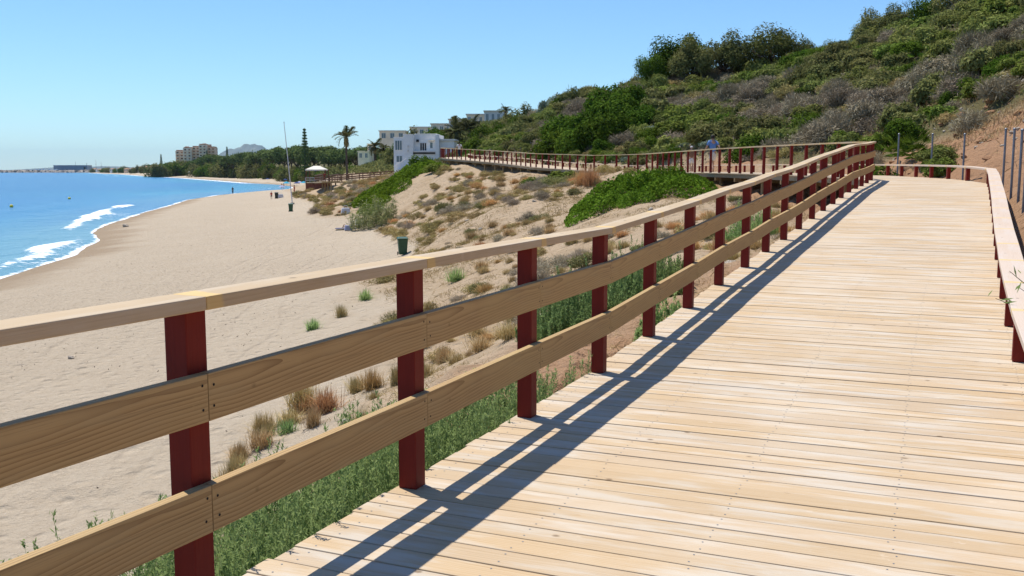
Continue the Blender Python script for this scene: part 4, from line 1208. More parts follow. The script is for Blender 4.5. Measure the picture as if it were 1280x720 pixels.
make_tree('pine_b', 'pine_tree', 'leaf_pine', seed=5, H=12, spread=4.4, crown_z=6.4, crown_h=4.4, lumps=12, n=1800, leaf=.42, flat=.3, limbs=5, tr=.28)
make_tree('leafy_a', 'broadleaf_tree', 'leaf_olive', seed=6, H=8, spread=3.8, crown_z=.9, crown_h=6.0, lumps=13, n=1800, leaf=.36, limbs=5, tr=.2)
make_tree('leafy_b', 'broadleaf_tree', 'leaf_dark', seed=7, H=8, spread=3.8, crown_z=.9, crown_h=6.2, lumps=13, n=1800, leaf=.36, limbs=5, tr=.2)

def put_tree(key, x, y, top=None, scale=None, label='', cat='tree', group=None, wide=1.0):
    name, tm, cm, h = TREES[key]
    z = hz(x, y)
    s = scale if scale else max(.25, (top - z) / h)
    r = empty(name, (x, y, z - .15 * s), random.uniform(0, 6.28), label, cat, group)
    r.scale = (s * wide, s * wide, s)
    link_mesh('trunk', tm, None, r); link_mesh('crown', cm, None, r)
    return r

# on the skyline
for (u, d, vtop, key, lab, wd) in ((815, 121, 66, 'sky_a', 'leftmost and lowest dark tree on the skyline of the hill', 1.0), (848, 121, 37, 'sky_a', 'tall dark tree on the hill skyline, second from the left', .95), (862, 118, 52, 'sky_b', 'olive tree in front of the tall dark skyline tree', .85),
                               (902, 120, 44, 'sky_b', 'olive round tree on the skyline between the tall dark and the broad brownish ones', .9), (957, 117, 30, 'sky_c', 'broad rounded brownish green tree at the middle of the hill skyline', 1.05),
                               (1000, 119, 52, 'sky_b', 'low spreading tree just right of the broad rounded skyline tree', .95), (1030, 115, 50, 'sky_c', 'low dark tree on the skyline between the broad tree and the upper thicket', .9), (1082, 104, 16, 'sky_b', 'loose olive tree where the skyline starts to climb on the right', .9),
                               (1066, 102, 34, 'sky_a', 'small dark tree at the left foot of the upper thicket', .8), (1112, 98, 10, 'sky_b', 'olive tree of the upper thicket beneath the bare branches', 1.0), (1160, 92, -8, 'sky_a', 'bright edged tree of the upper thicket cut by the top of the picture', 1.0), (1195, 86, -22, 'sky_b', 'tree of the upper thicket second from the right at the top', 1.0), (1245, 80, -40, 'sky_c', 'dark tree in the top right corner above the slope', 1.0)):
    x = (u - 640) / 1240 * d; top = (212 - vtop) / 1240 * d
    put_tree(key, x, d, top=max(top, hz(x, d) + 1.8) - .25, label=lab, wide=wd * 1.12)

def bare_tree(x, y, top):
    z = hz(x, y); r = random.Random(4); b = MB(); H = top - z
    def grow(p, d, L, rad, lev):
        q = p + d * L
        b.tube([p, p.lerp(q, .5) + Vector((r.uniform(-.05, .05), r.uniform(-.05, .05), 0)) * L, q], [rad, rad * .8, rad * .6], 5)
        if lev == 0: return
        for k in range(3 if lev > 1 else 4):
            dd = (d + Vector((r.uniform(-.8, .8), r.uniform(-.8, .8), r.uniform(-.1, .5)))).normalized()
            grow(p.lerp(q, r.uniform(.55, 1)), dd, L * r.uniform(.5, .75), rad * .5, lev - 1)
    grow(Vector((0, 0, 0)), Vector((.05, 0, 1)), H * .42, .11, 4)
    o = b.build('bare_tree', M['bark']); o.location = (x, y, z - .1); tag(o, 'leafless tree with thin grey branches against the sky at the top of the hill', 'tree')
bare_tree((1130 - 640) / 1240 * 100, 100, (212 + 4) / 1240 * 100)

# pines and bushes across the bay
prof = [(240, 199), (262, 191), (290, 190), (305, 188), (320, 186), (335, 183), (350, 182), (370, 180), (390, 178), (405, 178), (420, 181), (445, 183), (465, 178), (480, 182), (500, 186)]
rr_ = random.Random(12)
for i in range(46):
    u = 244 + i * 5.6 + rr_.uniform(-2, 2)
    d = np.interp(u, [240, 300, 380, 440, 500], [860, 760, 600, 500, 420]) * rr_.uniform(.92, 1.08)
    vt = np.interp(u, *zip(*prof)) + rr_.uniform(-1.0, 4.5)
    x = (u - 640) / 1240 * d; top = (212 - vt) / 1240 * d
    put_tree(rr_.choice(['pine_a', 'pine_b']), x, d, top=max(top, hz(x, d) + 5), label='dark umbrella pine in the distant wooded band across the bay', group='umbrella pines across the bay', wide=rr_.uniform(.9, 1.25))
for i in range(84):
    row = i % 2
    u = 246 + (i // 2) * 4.9 + rr_.uniform(-2.5, 2.5)
    d = np.interp(u, [240, 300, 340, 380, 420, 460], [790, 720, 600, 500, 420, 360]) * (1 + .10 * row) * rr_.uniform(.98, 1.04)
    vt = np.interp(u, [245, 262, 300, 330, 350, 400, 450], [206, 201, 199, 199, 207, 208, 209]) + rr_.uniform(-2, 3) - row * 1.0
    x = (u - 640) / 1240 * d; top = (212 - vt) / 1240 * d
    if (x - -166) ** 2 < 18 ** 2 and row: continue
    put_tree(rr_.choice(['leafy_a', 'leafy_a', 'leafy_b']), x, d, top=max(top, hz(x, d) + 3), label='grey-green bushy tree in the belt behind the far beach', group='bushy trees behind the far beach', wide=rr_.uniform(1.0, 1.5))
for i in range(44):                             # far shore village greenery
    u = rr_.uniform(118, 250); d = np.interp(u, [115, 160, 240], [2050, 1420, 900]) * rr_.uniform(1.0, 1.12)
    vt = np.interp(u, [115, 170, 200, 250], [211.5, 207.5, 204, 200]) + rr_.uniform(-1.5, 2.5)
    x = (u - 640) / 1240 * d; top = (212 - vt) / 1240 * d
    put_tree(rr_.choice(['leafy_a', 'leafy_b', 'pine_b']), x, d, top=max(top, hz(x, d) + 4), label='small dark tree among the houses of the far shore', group='trees among the far shore houses', wide=rr_.uniform(.9, 1.6))
for (u, d, vt, key, lab) in ((478, 250, 192, 'leafy_b', 'dark tree left of the white villa, beside the lawn'), (540, 215, 158, 'leafy_b', 'dark rounded tree behind the roof of the white villa'), (522, 218, 159, 'leafy_a', 'grey-green tree behind the left end of the villa roof'), (556, 205, 162, 'leafy_b', 'tree behind the right end of the villa roof'),
                             (579, 132, 180, 'leafy_a', 'round olive tree beside the low annex of the white villa'), (588, 128, 184, 'leafy_b', 'dark bush tree behind the left end of the far railing'), (512, 240, 168, 'leafy_a', 'small tree below the beige apartment terraces'), (600, 150, 172, 'leafy_a', 'olive tree at the foot of the hill below the terraces'), (440, 300, 203, 'leafy_b', 'dark bush at the lower edge of the lawn'), (466, 290, 204, 'leafy_b', 'dark round bush below the bright lawn')):
    x = (u - 640) / 1240 * d; top = (212 - vt) / 1240 * d
    put_tree(key, x, d, top=max(top, hz(x, d) + 1.5), label=lab, wide=1.0)

for i in range(22):
    u = 196 + i * 2.7 + rr_.uniform(-1.5, 1.5); d = rr_.uniform(860, 960); x = (u - 640) / 1240 * d
    put_tree(rr_.choice(['leafy_a', 'leafy_b']), x, d, top=max((212 - np.interp(u, [196, 225, 256], [206, 202, 201]) - rr_.uniform(-2, 2)) / 1240 * d, hz(x, d) + 3), label='bushy tree on the slope below the orange apartment block', group='trees below the orange block', wide=rr_.uniform(1.1, 1.7))
for i in range(70):
    u = rr_.uniform(478, 655); d = rr_.uniform(128, 258); x = (u - 640) / 1240 * d; z = hz(x, d)
    if z < -.6 or (158 < d < 176 and -21 < x < -8) or hill_side(np.array([x]), np.array([float(d)]))[0] < (3 if d < 121 else -99) or (d < 158 and x < -9): continue
    put_tree(rr_.choice(['leafy_a', 'leafy_a', 'leafy_b']), x, d, scale=rr_.uniform(.28, .5), label='rounded green bush on the slope between the villa and the beige terraces', cat='bush', group='bushes on the slope behind the villa', wide=rr_.uniform(1.0, 1.5))

def norfolk(u, d, vt, wpx, lab):
    x = (u - 640) / 1240 * d; z = hz(x, d); H = (212 - vt) / 1240 * d - z; Wd = wpx / 1240 * d / 2
    r = empty('norfolk_pine', (x, d, z), 0, lab, 'tree')
    b = MB(); b.tube([(0, 0, -.3), (0, 0, H * .5), (0, 0, H)], [H * .02, H * .012, .03], 8); b.build('trunk', M['bark'], r)
    rng = np.random.default_rng(int(u)); P = []; T = []
    for k in range(17):
        t = .12 + .88 * k / 17; L = Wd * (1 - t) ** .8 * 1.05 + .15
        for q in range(7):
            a = q * .898 + k * .5
            for e in np.linspace(.15, 1, 9):
                for _ in range(3):
                    P.append((math.cos(a) * L * e + rng.normal() * L * .07, math.sin(a) * L * e + rng.normal() * L * .07, H * t + L * e * .12 + rng.normal() * H * .007)); T.append((math.cos(a), math.sin(a), .2))
    P = np.array(P); V = leaves(P, rng.normal(size=P.shape), H * .022, H * .009, rng, along=np.array(T))
    link_mesh('crown', mesh_np('crown', V, quads(len(P))), M['leaf_pine'], r)
norfolk(383.5, 450, 160, 13, 'tall layered conifer rising above the distant pine band, right of the flagpole')
norfolk(287, 820, 183, 4.5, 'slim conifer on the distant ridge left of the blue mountain')
norfolk(205, 1150, 192.5, 4.5, 'slim conifer standing left of the orange apartment block')
norfolk(262, 880, 188, 5, 'slim dark conifer in front of the orange apartment block')

# palms
def frond_mesh(seed, L, droop, nl=34, wl=.30):
    rng = np.random.default_rng(seed)
    t = np.linspace(0, 1, 14)
    sp = np.stack([L * (t * .86), 0 * t, L * (.50 * t - droop * t ** 2.3)], 1)
    V = []; w = .035
    for i in range(13):
        a, c = sp[i], sp[i + 1]
        V.append([a + [0, w, 0], a - [0, w, 0], c - [0, w, 0], c + [0, w, 0]])
    for i in range(nl):
        for sgn in (-1, 1):
            q = .10 + .9 * (i + rng.uniform(-.3, .3)) / nl
            p = np.array([np.interp(q, t, sp[:, k]) for k in range(3)])
            l = L * wl * (math.sin(math.pi * min(1, q * .9 + .08)) ** .6) * rng.uniform(.8, 1.1)
            tip = p + np.array([l * .55, sgn * l * .75, l * .22 - l * .35 * rng.random()])
            m = p.copy(); m[0] += .06 * L * .3
            V.append([p, p + [.045, 0, .0], tip + [.02, 0, 0], tip])
    V = np.array(V, float).reshape(-1, 3)
    return mesh_np('frond', V, quads(len(V) // 4))
FRONDS = [frond_mesh(1, 1.0, .45), frond_mesh(2, 1.0, .75), frond_mesh(3, 1.0, .2)]
for me in FRONDS: me.materials.append(M['leaf_palm'])
def palm(x, y, crown_z, L, n, lab, trunk_r=.19, skirt=True, up=(.2, 1.15), seed=1):
    z = hz(x, y); r = random.Random(seed)
    root = empty('palm_tree', (x, y, z), 0, lab, 'palm')
    H = crown_z - z
    b = MB(); b.tube([(0, 0, -.4), (.03, 0, H * .3), (-.03, 0, H * .7), (0, 0, H)], [trunk_r * 1.3, trunk_r, trunk_r * .9, trunk_r * 1.05], 10); b.build('trunk', M['bark'], root)
    for k in range(n):
        f = link_mesh('frond', FRONDS[k % 3], None, root)
        f.location = (0, 0, H); f.scale = (L * r.uniform(.85, 1.1),) * 3
        f.rotation_euler = (r.uniform(-.3, .3), -r.uniform(*up) + .5, k * 2.399 + r.uniform(-.2, .2))
    if skirt:
        rng = np.random.default_rng(seed); m = 160; a = rng.uniform(0, 6.28, m); q = rng.random(m)
        P = np.stack([np.cos(a) * .35, np.sin(a) * .35, H - .1 - q * L * .5], 1)
        V = leaves(P, np.stack([np.cos(a), np.sin(a), a * 0], 1), L * .16, L * .03, rng, along=np.stack([np.cos(a) * .4, np.sin(a) * .4, a * 0 - 1], 1))
        link_mesh('dead_leaf_skirt', mesh_np('dead_leaf_skirt', V, quads(m)), M['leaf_ochre'], root)
palm((435 - 640) / 1240 * 186, 186, (212 - 173) / 1240 * 186, 2.9, 11, 'tall lone palm on a slim dark trunk behind the lower walkway', .2, True, (.15, 1.3), 3)
palm((572 - 640) / 1240 * 195, 195, (212 - 166) / 1240 * 195, 3.6, 22, 'left of two feathery palms behind the annex of the white villa', .3, False, (.0, 1.3), 5)
palm((588 - 640) / 1240 * 188, 188, (212 - 164) / 1240 * 188, 3.8, 22, 'right of two feathery palms behind the annex of the white villa', .3, False, (.0, 1.3), 6)
palm((470 - 640) / 1240 * 260, 260, (212 - 184) / 1240 * 260, 3.0, 20, 'dark palm left of the white villa, taller of the pair', .3, True, (-.4, 1.2), 7)
palm((481 - 640) / 1240 * 255, 255, (212 - 187) / 1240 * 255, 2.8, 20, 'dark palm close beside the left wall of the white villa, lower of the pair', .3, True, (-.4, 1.2), 8)
palm((632 - 640) / 1240 * 215, 215, (212 - 140) / 1240 * 215, 2.2, 18, 'small palm on the hill crest beside the beige apartments', .25, False, (0, 1.2), 9)

# fan palm clump on the slope past the bend
def fan_palm(x, y, s, lab):
    z = hz(x, y); rng = np.random.default_rng(14); V = []
    for k in range(46):
        a = rng.uniform(0, 6.28); e = rng.uniform(.25, 1.35); L = rng.uniform(.35, .8)
        d = np.array([math.cos(a) * math.cos(e), math.sin(a) * math.cos(e), math.sin(e)]); c = d * L + np.array([rng.normal() * .35, rng.normal() * .35, 0])
        sd = np.cross(d, [0, 0, 1.0]); sd /= np.linalg.norm(sd); upv = np.cross(sd, d)
        for q in np.linspace(-1.25, 1.25, 11):
            dd = d * math.cos(q) + sd * math.sin(q); w = upv * .02 + sd * .018
            V.append([c, c + dd * .18 + w, c + dd * .36 - upv * .05, c + dd * .18 - w])
    V = np.array(V).reshape(-1, 3) * s
    o = link_mesh('fan_palm', mesh_np('fan_palm', V, quads(len(V) // 4)), M['leaf_dark']); o.location = (x, y, z + .1); tag(o, lab, 'palm')
fan_palm(*at(1128, 168, 37)[:2], 1.15, 'dwarf fan palm with spiky dark leaves on the slope past the bend')
fan_palm(*at(1165, 70, 60)[:2], 1.3, 'dwarf fan palm high on the slope near the top right')

# cane clump
def canes():
    x0, d = (467 - 640) / 1240 * 88, 88; z = hz(x0, d)
    root = empty('cane_clump', (x0, d, z), 0, 'pale green cane thicket standing at the top of the beach beside the sunbather', 'reeds')
    rng = np.random.default_rng(3); b = MB(); P = []; T = []
    for k in range(150):
        a, q = rng.uniform(0, 6.28), math.sqrt(rng.random()); x, y = math.cos(a) * q * 2.1, math.sin(a) * q * 1.6
        gz = hz(x0 + x, d + y) - z; H = rng.uniform(1.0, 2.5) * (1.15 - .4 * q); lx, ly = rng.normal() * .22, rng.normal() * .22
        b.tube([(x, y, gz - .1), (x + lx * .4, y + ly * .4, gz + H * .55), (x + lx, y + ly, gz + H)], [.018, .014, .006], 4, False)
        for t in np.linspace(.12, 1, 12):
            az = rng.uniform(0, 6.28); dv = np.array([math.cos(az), math.sin(az), rng.uniform(-.1, .9)])
            P.append(np.array([x + lx * t, y + ly * t, gz + H * t]) + dv * .17); T.append(dv)
    b.build('cane_stems', M['leaf_cane'], root)
    P = np.array(P); V = leaves(P, rng.normal(size=P.shape) * .6 + np.array([0, 0, .8]), .24, .032, rng, along=np.array(T))
    link_mesh('cane_leaves', mesh_np('cane_leaves', V, quads(len(P))), M['leaf_cane'], root)
canes()

# leafy branch leaning over the low rail at the right
def sprig():
    root_x, root_y = 4.50, 7.85; z = hz(root_x, root_y); rng = np.random.default_rng(6)
    root = empty('leaning_shrub', (root_x, root_y, z), 0, 'young shrub with narrow green leaves leaning over the near end of the low rail', 'shrub')
    b = MB(); P = []; T = []
    for k in range(9):
        tip = Vector((rng.uniform(-.80, .5), rng.uniform(-.6, .2), rng.uniform(.6, 1.05)))
        if k < 4: tip = Vector((-.60 - .05 * k, -.62 + .07 * k, (-1.12 + .12 * k) - z))
        m = tip * .5 + Vector((.08, .05, .18))
        b.tube([(0, 0, -.1), m, tip], [.009, .006, .002], 5)
        for t in np.linspace(.3, 1, 11):
            p = np.array(m.lerp(tip, (t - .5) * 2) if t > .5 else Vector((0, 0, 0)).lerp(m, t * 2)); az = rng.uniform(0, 6.28)
            dv = np.array([math.cos(az), math.sin(az), rng.uniform(-.2, .9)]); P.append(p + dv * .05); T.append(dv)
    b.build('stems', M['bark'], root)
    P = np.array(P); V = leaves(P, rng.normal(size=P.shape) * .5 + np.array([0, 0, 1]), .055, .010, rng, along=np.array(T))
    link_mesh('leaves', mesh_np('leaves', V, quads(len(P))), M['leaf_weed'], root)
sprig()

# ------------------------------------------------------------------ steel fence posts behind the low rail
for i, (x, y, zt, lab) in enumerate([(9.72, 18.9, .72, 'nearest galvanised post at the right edge, closest to the low rail'), (10.68, 21.0, .83, 'second nearest galvanised post at the right edge'), (11.62, 23.2, .94, 'third galvanised post, just right of the corner of the low rail'), (12.55, 25.5, 1.03, 'galvanised post standing behind the corner of the low rail'),
                                     (13.32, 29.5, 1.04, 'galvanised post in front of bare red earth, first left of the rail corner'), (13.55, 32.3, 1.14, 'galvanised post in front of the green bush past the bend'), (13.62, 35.3, 1.25, 'farthest galvanised post, nearest to the bend of the pine railing'), (8.75, 16.7, .62, 'galvanised post cut off by the right edge of the picture')]):
    g0 = min(hz(x, y), zt - 1.2); b = MB(); b.tube([(0, 0, -.4), (0, 0, zt - g0)], .028, 12)
    r = empty('fence_post', (x, y, g0), 0, lab, 'post', 'galvanised posts behind the low rail')
    b.build('steel_tube', M['steel'], r, smooth=False)
    c = MB(); c.lathe([(.036, zt - g0 - .03), (.038, zt - g0 + .004), (.02, zt - g0 + .02)], 12); c.build('post_cap', M['steel'], r)

# ------------------------------------------------------------------ white villa
def window(parent, name, x0, x1, z0, z1, y, mull=0, sill=True, frame='white', glass='glass', lab=None):
    """framed window in a wall facing -y: frame proud of the wall, panes behind it"""
    f = MB(); t = .07
    f.box(((x0 + x1) / 2, y - .03, z1 - t / 2), (x1 - x0, .10, t)); f.box(((x0 + x1) / 2, y - .03, z0 + t / 2), (x1 - x0, .10, t))
    for x in [x0 + t / 2, x1 - t / 2] + [x0 + (x1 - x0) * (k + 1) / (mull + 1) for k in range(mull)]: f.box((x, y - .032, (z0 + z1) / 2), (t, .096, z1 - z0 - 2 * t - .002))
    fo = f.build(name, M[frame], parent)
    g = MB(); g.box(((x0 + x1) / 2, y - .012, (z0 + z1) / 2), (x1 - x0 - .02, .02, z1 - z0 - .02)); g.build('pane', M[glass], fo)
    return fo
def villa():
    d = 165; x0 = (493.5 - 640) / 1240 * d; z = -.55
    r = empty('villa', (x0, d, z), R(-3), 'white flat roofed villa with a recessed upper terrace at the end of the boardwalk', 'house')
    def bx(name, mat, *a):
        m = MB()
        for (xa, xb, ya, yb, za, zb) in a: m.box(((xa + xb) / 2, (ya + yb) / 2, (za + zb) / 2), (xb - xa, yb - ya, zb - za))
        return m.build(name, M[mat], r, bevel=.02)
    bx('wall', 'white', (0, 1.6, 0, 6.5, -3, 5.75), (1.602, 3.2, -.12, 7, -3, 6.2), (3.202, 6.9, 1.7, 7, -3, 6.35), (3.202, 6.9, .15, 1.698, -3, 3.38), (6.902, 7.5, .05, 7, -3, 6.25))
    bx('annex', 'white', (7.502, 9.9, 1.0, 6, -3, 5.25))
    bx('annex_roof', 'flat_roof', (7.503, 10.1, .75, 6.2, 5.252, 5.55))
    bx('terrace_slab', 'flat_roof', (3.203, 6.898, -.05, 1.697, 3.382, 3.62))
    bx('terrace_beam', 'dark', (3.25, 6.85, -.02, .148, 3.10, 3.379))
    bx('parapet', 'white', (-.05, 1.58, -.05, 6.55, 5.752, 5.86), (1.6, 3.25, -.17, 7.05, 6.202, 6.32), (3.27, 6.88, 1.64, 7.05, 6.352, 6.46))
    window(r, 'window', .22, 1.42, 3.7, 5.35, 0, 2); window(r, 'window', .4, 1.45, 1.75, 2.85, 0, 1)
    window(r, 'terrace_door', 4.1, 5.25, 3.63, 5.0, 1.70, 2, glass='dark'); window(r, 'window', 5.75, 6.3, 4.0, 5.1, 1.70)
    window(r, 'window', 4.9, 5.7, 2.0, 2.5, .15, 1, glass='dark'); window(r, 'window', 6.0, 6.3, 1.9, 2.35, .15, 0, glass='dark')
    bx('door_hood', 'dark', (3.55, 3.95, 1.35, 1.698, 5.1, 5.5)); bx('pergola_beam', 'cream', (5.6, 6.6, .9, 1.698, 5.25, 5.4))
    bx('wall_lamp', 'flat_roof', (2.3, 2.55, -.35, -.122, 4.2, 4.5), (2.25, 2.5, -.35, -.122, 3.5, 3.8))
    st = MB()
    for k in range(8): st.box((.35 + k * .28, -.75, .05 + k * .08 - .6), (.279, 1.2, 1.4 + k * .16))
    st.build('stairs', M['white'], r)
    b = MB()
    for k in range(5): b.box((.3 + k * .5, -1.4, .6 + k * .30), (.10, .10, 1.0))
    b.tube([(.2, -1.4, 1.05), (2.4, -1.4, 2.4)], .06, 6); b.build('stair_rail', M['white'], r)
villa()

def block(name, lab, u0, u1, vtop, d, depth, storeys, wall='cream', roof='roof', bays=3, group=None, cat='house', rz=0.0, h=None, pitched=False):
    x0, x1 = (u0 - 640) / 1240 * d, (u1 - 640) / 1240 * d; w = x1 - x0; zt = (212 - vtop) / 1240 * d
    H = h or storeys * 3.0
    r = empty(name, ((x0 + x1) / 2, d, zt - H), rz, lab, cat, group)
    b = MB(); b.box((0, depth / 2, H / 2 - 4), (w, depth, H + 8)); b.build('wall', M[wall], r)
    ro = MB()
    if pitched:
        e = .4; a = H + .002; p = H + w * .16
        ro.poly([(-w / 2 - e, -e, a), (w / 2 + e, -e, a), (w * .25, depth / 2, p), (-w * .25, depth / 2, p)]); ro.poly([(w / 2 + e, depth + e, a), (-w / 2 - e, depth + e, a), (-w * .25, depth / 2, p), (w * .25, depth / 2, p)])
        ro.poly([(-w / 2 - e, depth + e, a), (-w / 2 - e, -e, a), (-w * .25, depth / 2, p)]); ro.poly([(w / 2 + e, -e, a), (w / 2 + e, depth + e, a), (w * .25, depth / 2, p)]); ro.poly([(-w / 2 - e, -e, a), (-w / 2 - e, depth + e, a), (w / 2 + e, depth + e, a), (w / 2 + e, -e, a)])
    else:
        ro.box((0, depth / 2, H + .16), (w + .5, depth + .5, .30))
    ro.build('roof', M[roof], r)
    for s in range(storeys):
        for k in range(bays):
            cx = -w / 2 + w * (k + .5) / bays; ww = min(1.6, w / bays * .5)
            window(r, 'window', cx - ww / 2, cx + ww / 2, H - (s + 1) * H / storeys + .75, H - s * H / storeys - .55, 0, 1, frame='flat_roof', glass='glass')
    return r
# terraces on the hill behind the villa
for a in [('beige terraced apartments highest of the row on the hill, with a white window bay', 606, 634, 141, 262, 9, 2, 'flat_roof', 'cream', 4), ('ochre roofed beige apartment terrace second from the top of the row', 584, 612, 145, 272, 9, 2, 'cream', 'canvas', 4), ('beige apartment terrace in the middle of the row on the hill', 562, 590, 151, 284, 9, 2, 'canvas', 'cream', 4),
          ('beige apartment terrace above the right end of the villa roof', 540, 566, 156.5, 296, 9, 1, 'canvas', 'canvas', 3), ('low beige apartment terrace above the left end of the villa roof', 514, 543, 160.5, 308, 9, 1, 'cream', 'canvas', 3), ('lowest beige apartment terrace of the row, left of the villa', 476, 508, 165, 322, 9, 1, 'cream', 'canvas', 3)]:
    block('apartment_terrace', a[0], a[1], a[2], a[3], a[4], a[5], a[6], a[7], a[8], a[9], 'beige apartment terraces on the hill', 'apartments')
block('house', 'small cream house on the lawn behind the lone palm', 449, 463, 190, 372, 7, 1, 'cream', 'cream', 2, None)
block('house', 'taller cream house with a sloping side beside the lawn', 461, 468, 181, 378, 7, 2, 'cream', 'cream', 1, None)
block('chimney_house', 'little white building with a chimney at the foot of the hill', 594, 599, 172, 176, 2.5, 1, 'white', 'white', 1, None, 'house', h=4)

def orange_block():
    d = 1000; r = empty('apartment_block', ((248 - 640) / 1240 * d, d, 6), R(8), 'large stepped orange and cream apartment block on the far headland', 'apartments')
    px = d / 1240
    for k, (ua, ub, vt, mat, dep) in enumerate([(-24, -14, 189, 'peach', 0), (-14.02, -4, 185.5, 'cream', -4), (-4.02, 5, 184, 'peach', 0), (5.02, 14, 181.5, 'cream', -5), (14.02, 23, 184.5, 'peach', 2)]):
        H = (212 - vt) * px - 6; x0, x1 = ua * px, ub * px
        b = MB(); b.box(((x0 + x1) / 2, 9 + dep, H / 2 - 6), (x1 - x0, 18, H + 12)); wo_ = b.build('wing', M[mat], r)
        c = MB(); c.box(((x0 + x1) / 2, 9 + dep, H + .45), (x1 - x0 - 1.2, 16, .9)); c.build('roof', M['roof'], wo_)
        n = int(H // 3)
        for s in range(n):
            for q in range(2):
                cx = x0 + (x1 - x0) * (q + .5) / 2
                g = MB(); g.box((cx, dep - .05, H - 1.7 - 3 * s), (1.6, .3, 1.3)); g.build('window', M['roof'] if (s + q) % 3 else M['dark'], wo_)
                g = MB(); g.box((cx, dep - .7, H - 2.9 - 3 * s), (3.0, 1.4, .7)); g.build('balcony', M['cream'], wo_)
    for (x, h) in ((8, 29), (13, 28), (-9, 26)):
        b = MB(); b.box((x, 6, (212 - 181) * px - 6 + .6 - (30 - h)), (3.2, 3.2, 3)); b.build('roof_turret', M['peach'], r)
orange_block()
hs_ = random.Random(31)
HC = [('white', 'white'), ('cream', 'cream'), ('peach', 'salmon')]
for i, u in enumerate([121, 128, 136, 144, 153, 161, 169, 178, 186, 193, 201, 211, 219, 231]):
    d = np.interp(u, [115, 160, 240], [2080, 1450, 930]) * 1.05; w, cn = HC[i % 3] if u < 205 else HC[2 - i % 2]
    v = np.interp(u, [115, 170, 205, 240], [212.3, 210, 207.5, 201]) + hs_.uniform(-.8, .5)
    block('house', f'small {cn} house with a clay roof on the far shore, number {i + 1} from the left' if False else {0: 'leftmost small white house of the far shore village', 1: 'cream house second from the left in the far shore village', 2: 'salmon house third from the left in the far shore village', 3: 'white house near the masts of the far shore', 4: 'cream house near the left half of the far village', 5: 'salmon house in the middle of the far shore village', 6: 'white house in the middle of the far shore village', 7: 'cream house with a clay roof right of the village middle', 8: 'salmon roofed beach house in the far village', 9: 'white house below the slim conifer of the far shore',
                    10: 'cream house below and left of the orange apartment block', 11: 'salmon house at the foot of the orange apartment block', 12: 'cream house directly below the orange apartment block', 13: 'salmon house between the orange block and the white marquee'}[i],
          u - 2.6 - hs_.random(), u + 2.4 + hs_.random(), v, d, 9, 1, w, 'roof', 3, 'houses of the far shore village', pitched=True, h=4.2)

def hall():
    d = 2200; x0, x1 = (71 - 640) / 1240 * d, (113 - 640) / 1240 * d; z0 = -4.5; H = (212 - 206.8) / 1240 * d - z0; w = x1 - x0
    r = empty('harbour_hall', ((x0 + x1) / 2, d, z0), 0, 'long grey boxy hall behind the breakwater on the horizon', 'building')
    b = MB(); b.box((0, 12, H / 2), (w, 24, H)); b.build('wall', M['grey_hall'], r)
    c = MB(); c.box((0, 12, H + .3), (w + 1.2, 25, .6)); c.build('roof', M['flat_roof'], r)
    g = MB()
    for k in range(14): g.box((-w / 2 + (k + .5) * w / 14, -.15, H / 2), (.5, .3, H - .4))
    g.build('cladding_rib', M['steel'], r)
    e = MB(); e.box((w / 2 - 6, -.2, H * .40), (4, .5, H * .78)); e.build('door', M['dark'], r)
    m = MB(); m.tube([(w / 2 - .5, -1, 0), (w / 2 - .5, -1, H + 6)], .35, 6); m.build('corner_mast', M['steel'], r)
hall()
def breakwater():
    rng = np.random.default_rng(2); d = 2170; n = 200; x = np.linspace((-60 - 640) / 1240 * d, (118 - 640) / 1240 * d, n); V = []; m = 9
    for k in range(m):
        q = k / (m - 1) * 2 - 1
        for i in range(n): V.append((x[i] + rng.normal() * 2, d + q * 13 + rng.normal() * 1.2, SEA - 1 + 6.4 * (1 - abs(q) ** 1.5) + rng.normal() * .55))
    idx = np.arange(n * m).reshape(m, n); F = np.stack([idx[:-1, :-1], idx[:-1, 1:], idx[1:, 1:], idx[1:, :-1]], -1).reshape(-1, 4)
    o = link_mesh('breakwater', mesh_np('breakwater', V, F), M['rock']); tag(o, 'long low breakwater of dark rocks on the horizon at the far left', 'breakwater')
breakwater()
def boat(u, lab):
    d = 2195; x = (u - 640) / 1240 * d
    r = empty('moored_boat', (x, d, -2.2), 0, lab, 'boat', 'white boats behind the breakwater')
    b = MB(); b.prism([(-5, -1.6), (3, -1.6), (6.5, 0), (3, 1.6), (-5, 1.6)], 0, 2.0); b.build('hull', M['white'], r)
    c = MB(); c.prism([(-3, -1.2), (1.5, -1.2), (2.6, 0), (1.5, 1.2), (-3, 1.2)], 2.002, 3.6); c.build('cabin', M['white'], r)
for u, lab in ((50, 'left of three white boats peeping over the breakwater'), (54.5, 'middle of three white boats peeping over the breakwater'), (59, 'right of three white boats peeping over the breakwater'), (66, 'white boat at the left end of the grey hall'), (74, 'white boat in front of the left end of the grey hall'), (119.5, 'white boat at the landward end of the breakwater')): boat(u, lab)
for u, vt, lab in ((124, 200, 'tallest thin mast right of the grey hall'), (130.5, 202.5, 'second thin mast right of the grey hall'), (98.5, 202, 'thin mast rising over the roof of the grey hall')):
    d = 2100; b = MB(); x = (u - 640) / 1240 * d; z0 = -4.5; b.tube([(0, 0, 0), (0, 0, (212 - vt) / 1240 * d - z0)], [.4, .22], 6)
    b.box((0, 0, ((212 - vt) / 1240 * d - z0) * .6), (3, .2, .2)); o = b.build('mast', M['steel']); o.location = (x, d, z0); tag(o, lab, 'mast')

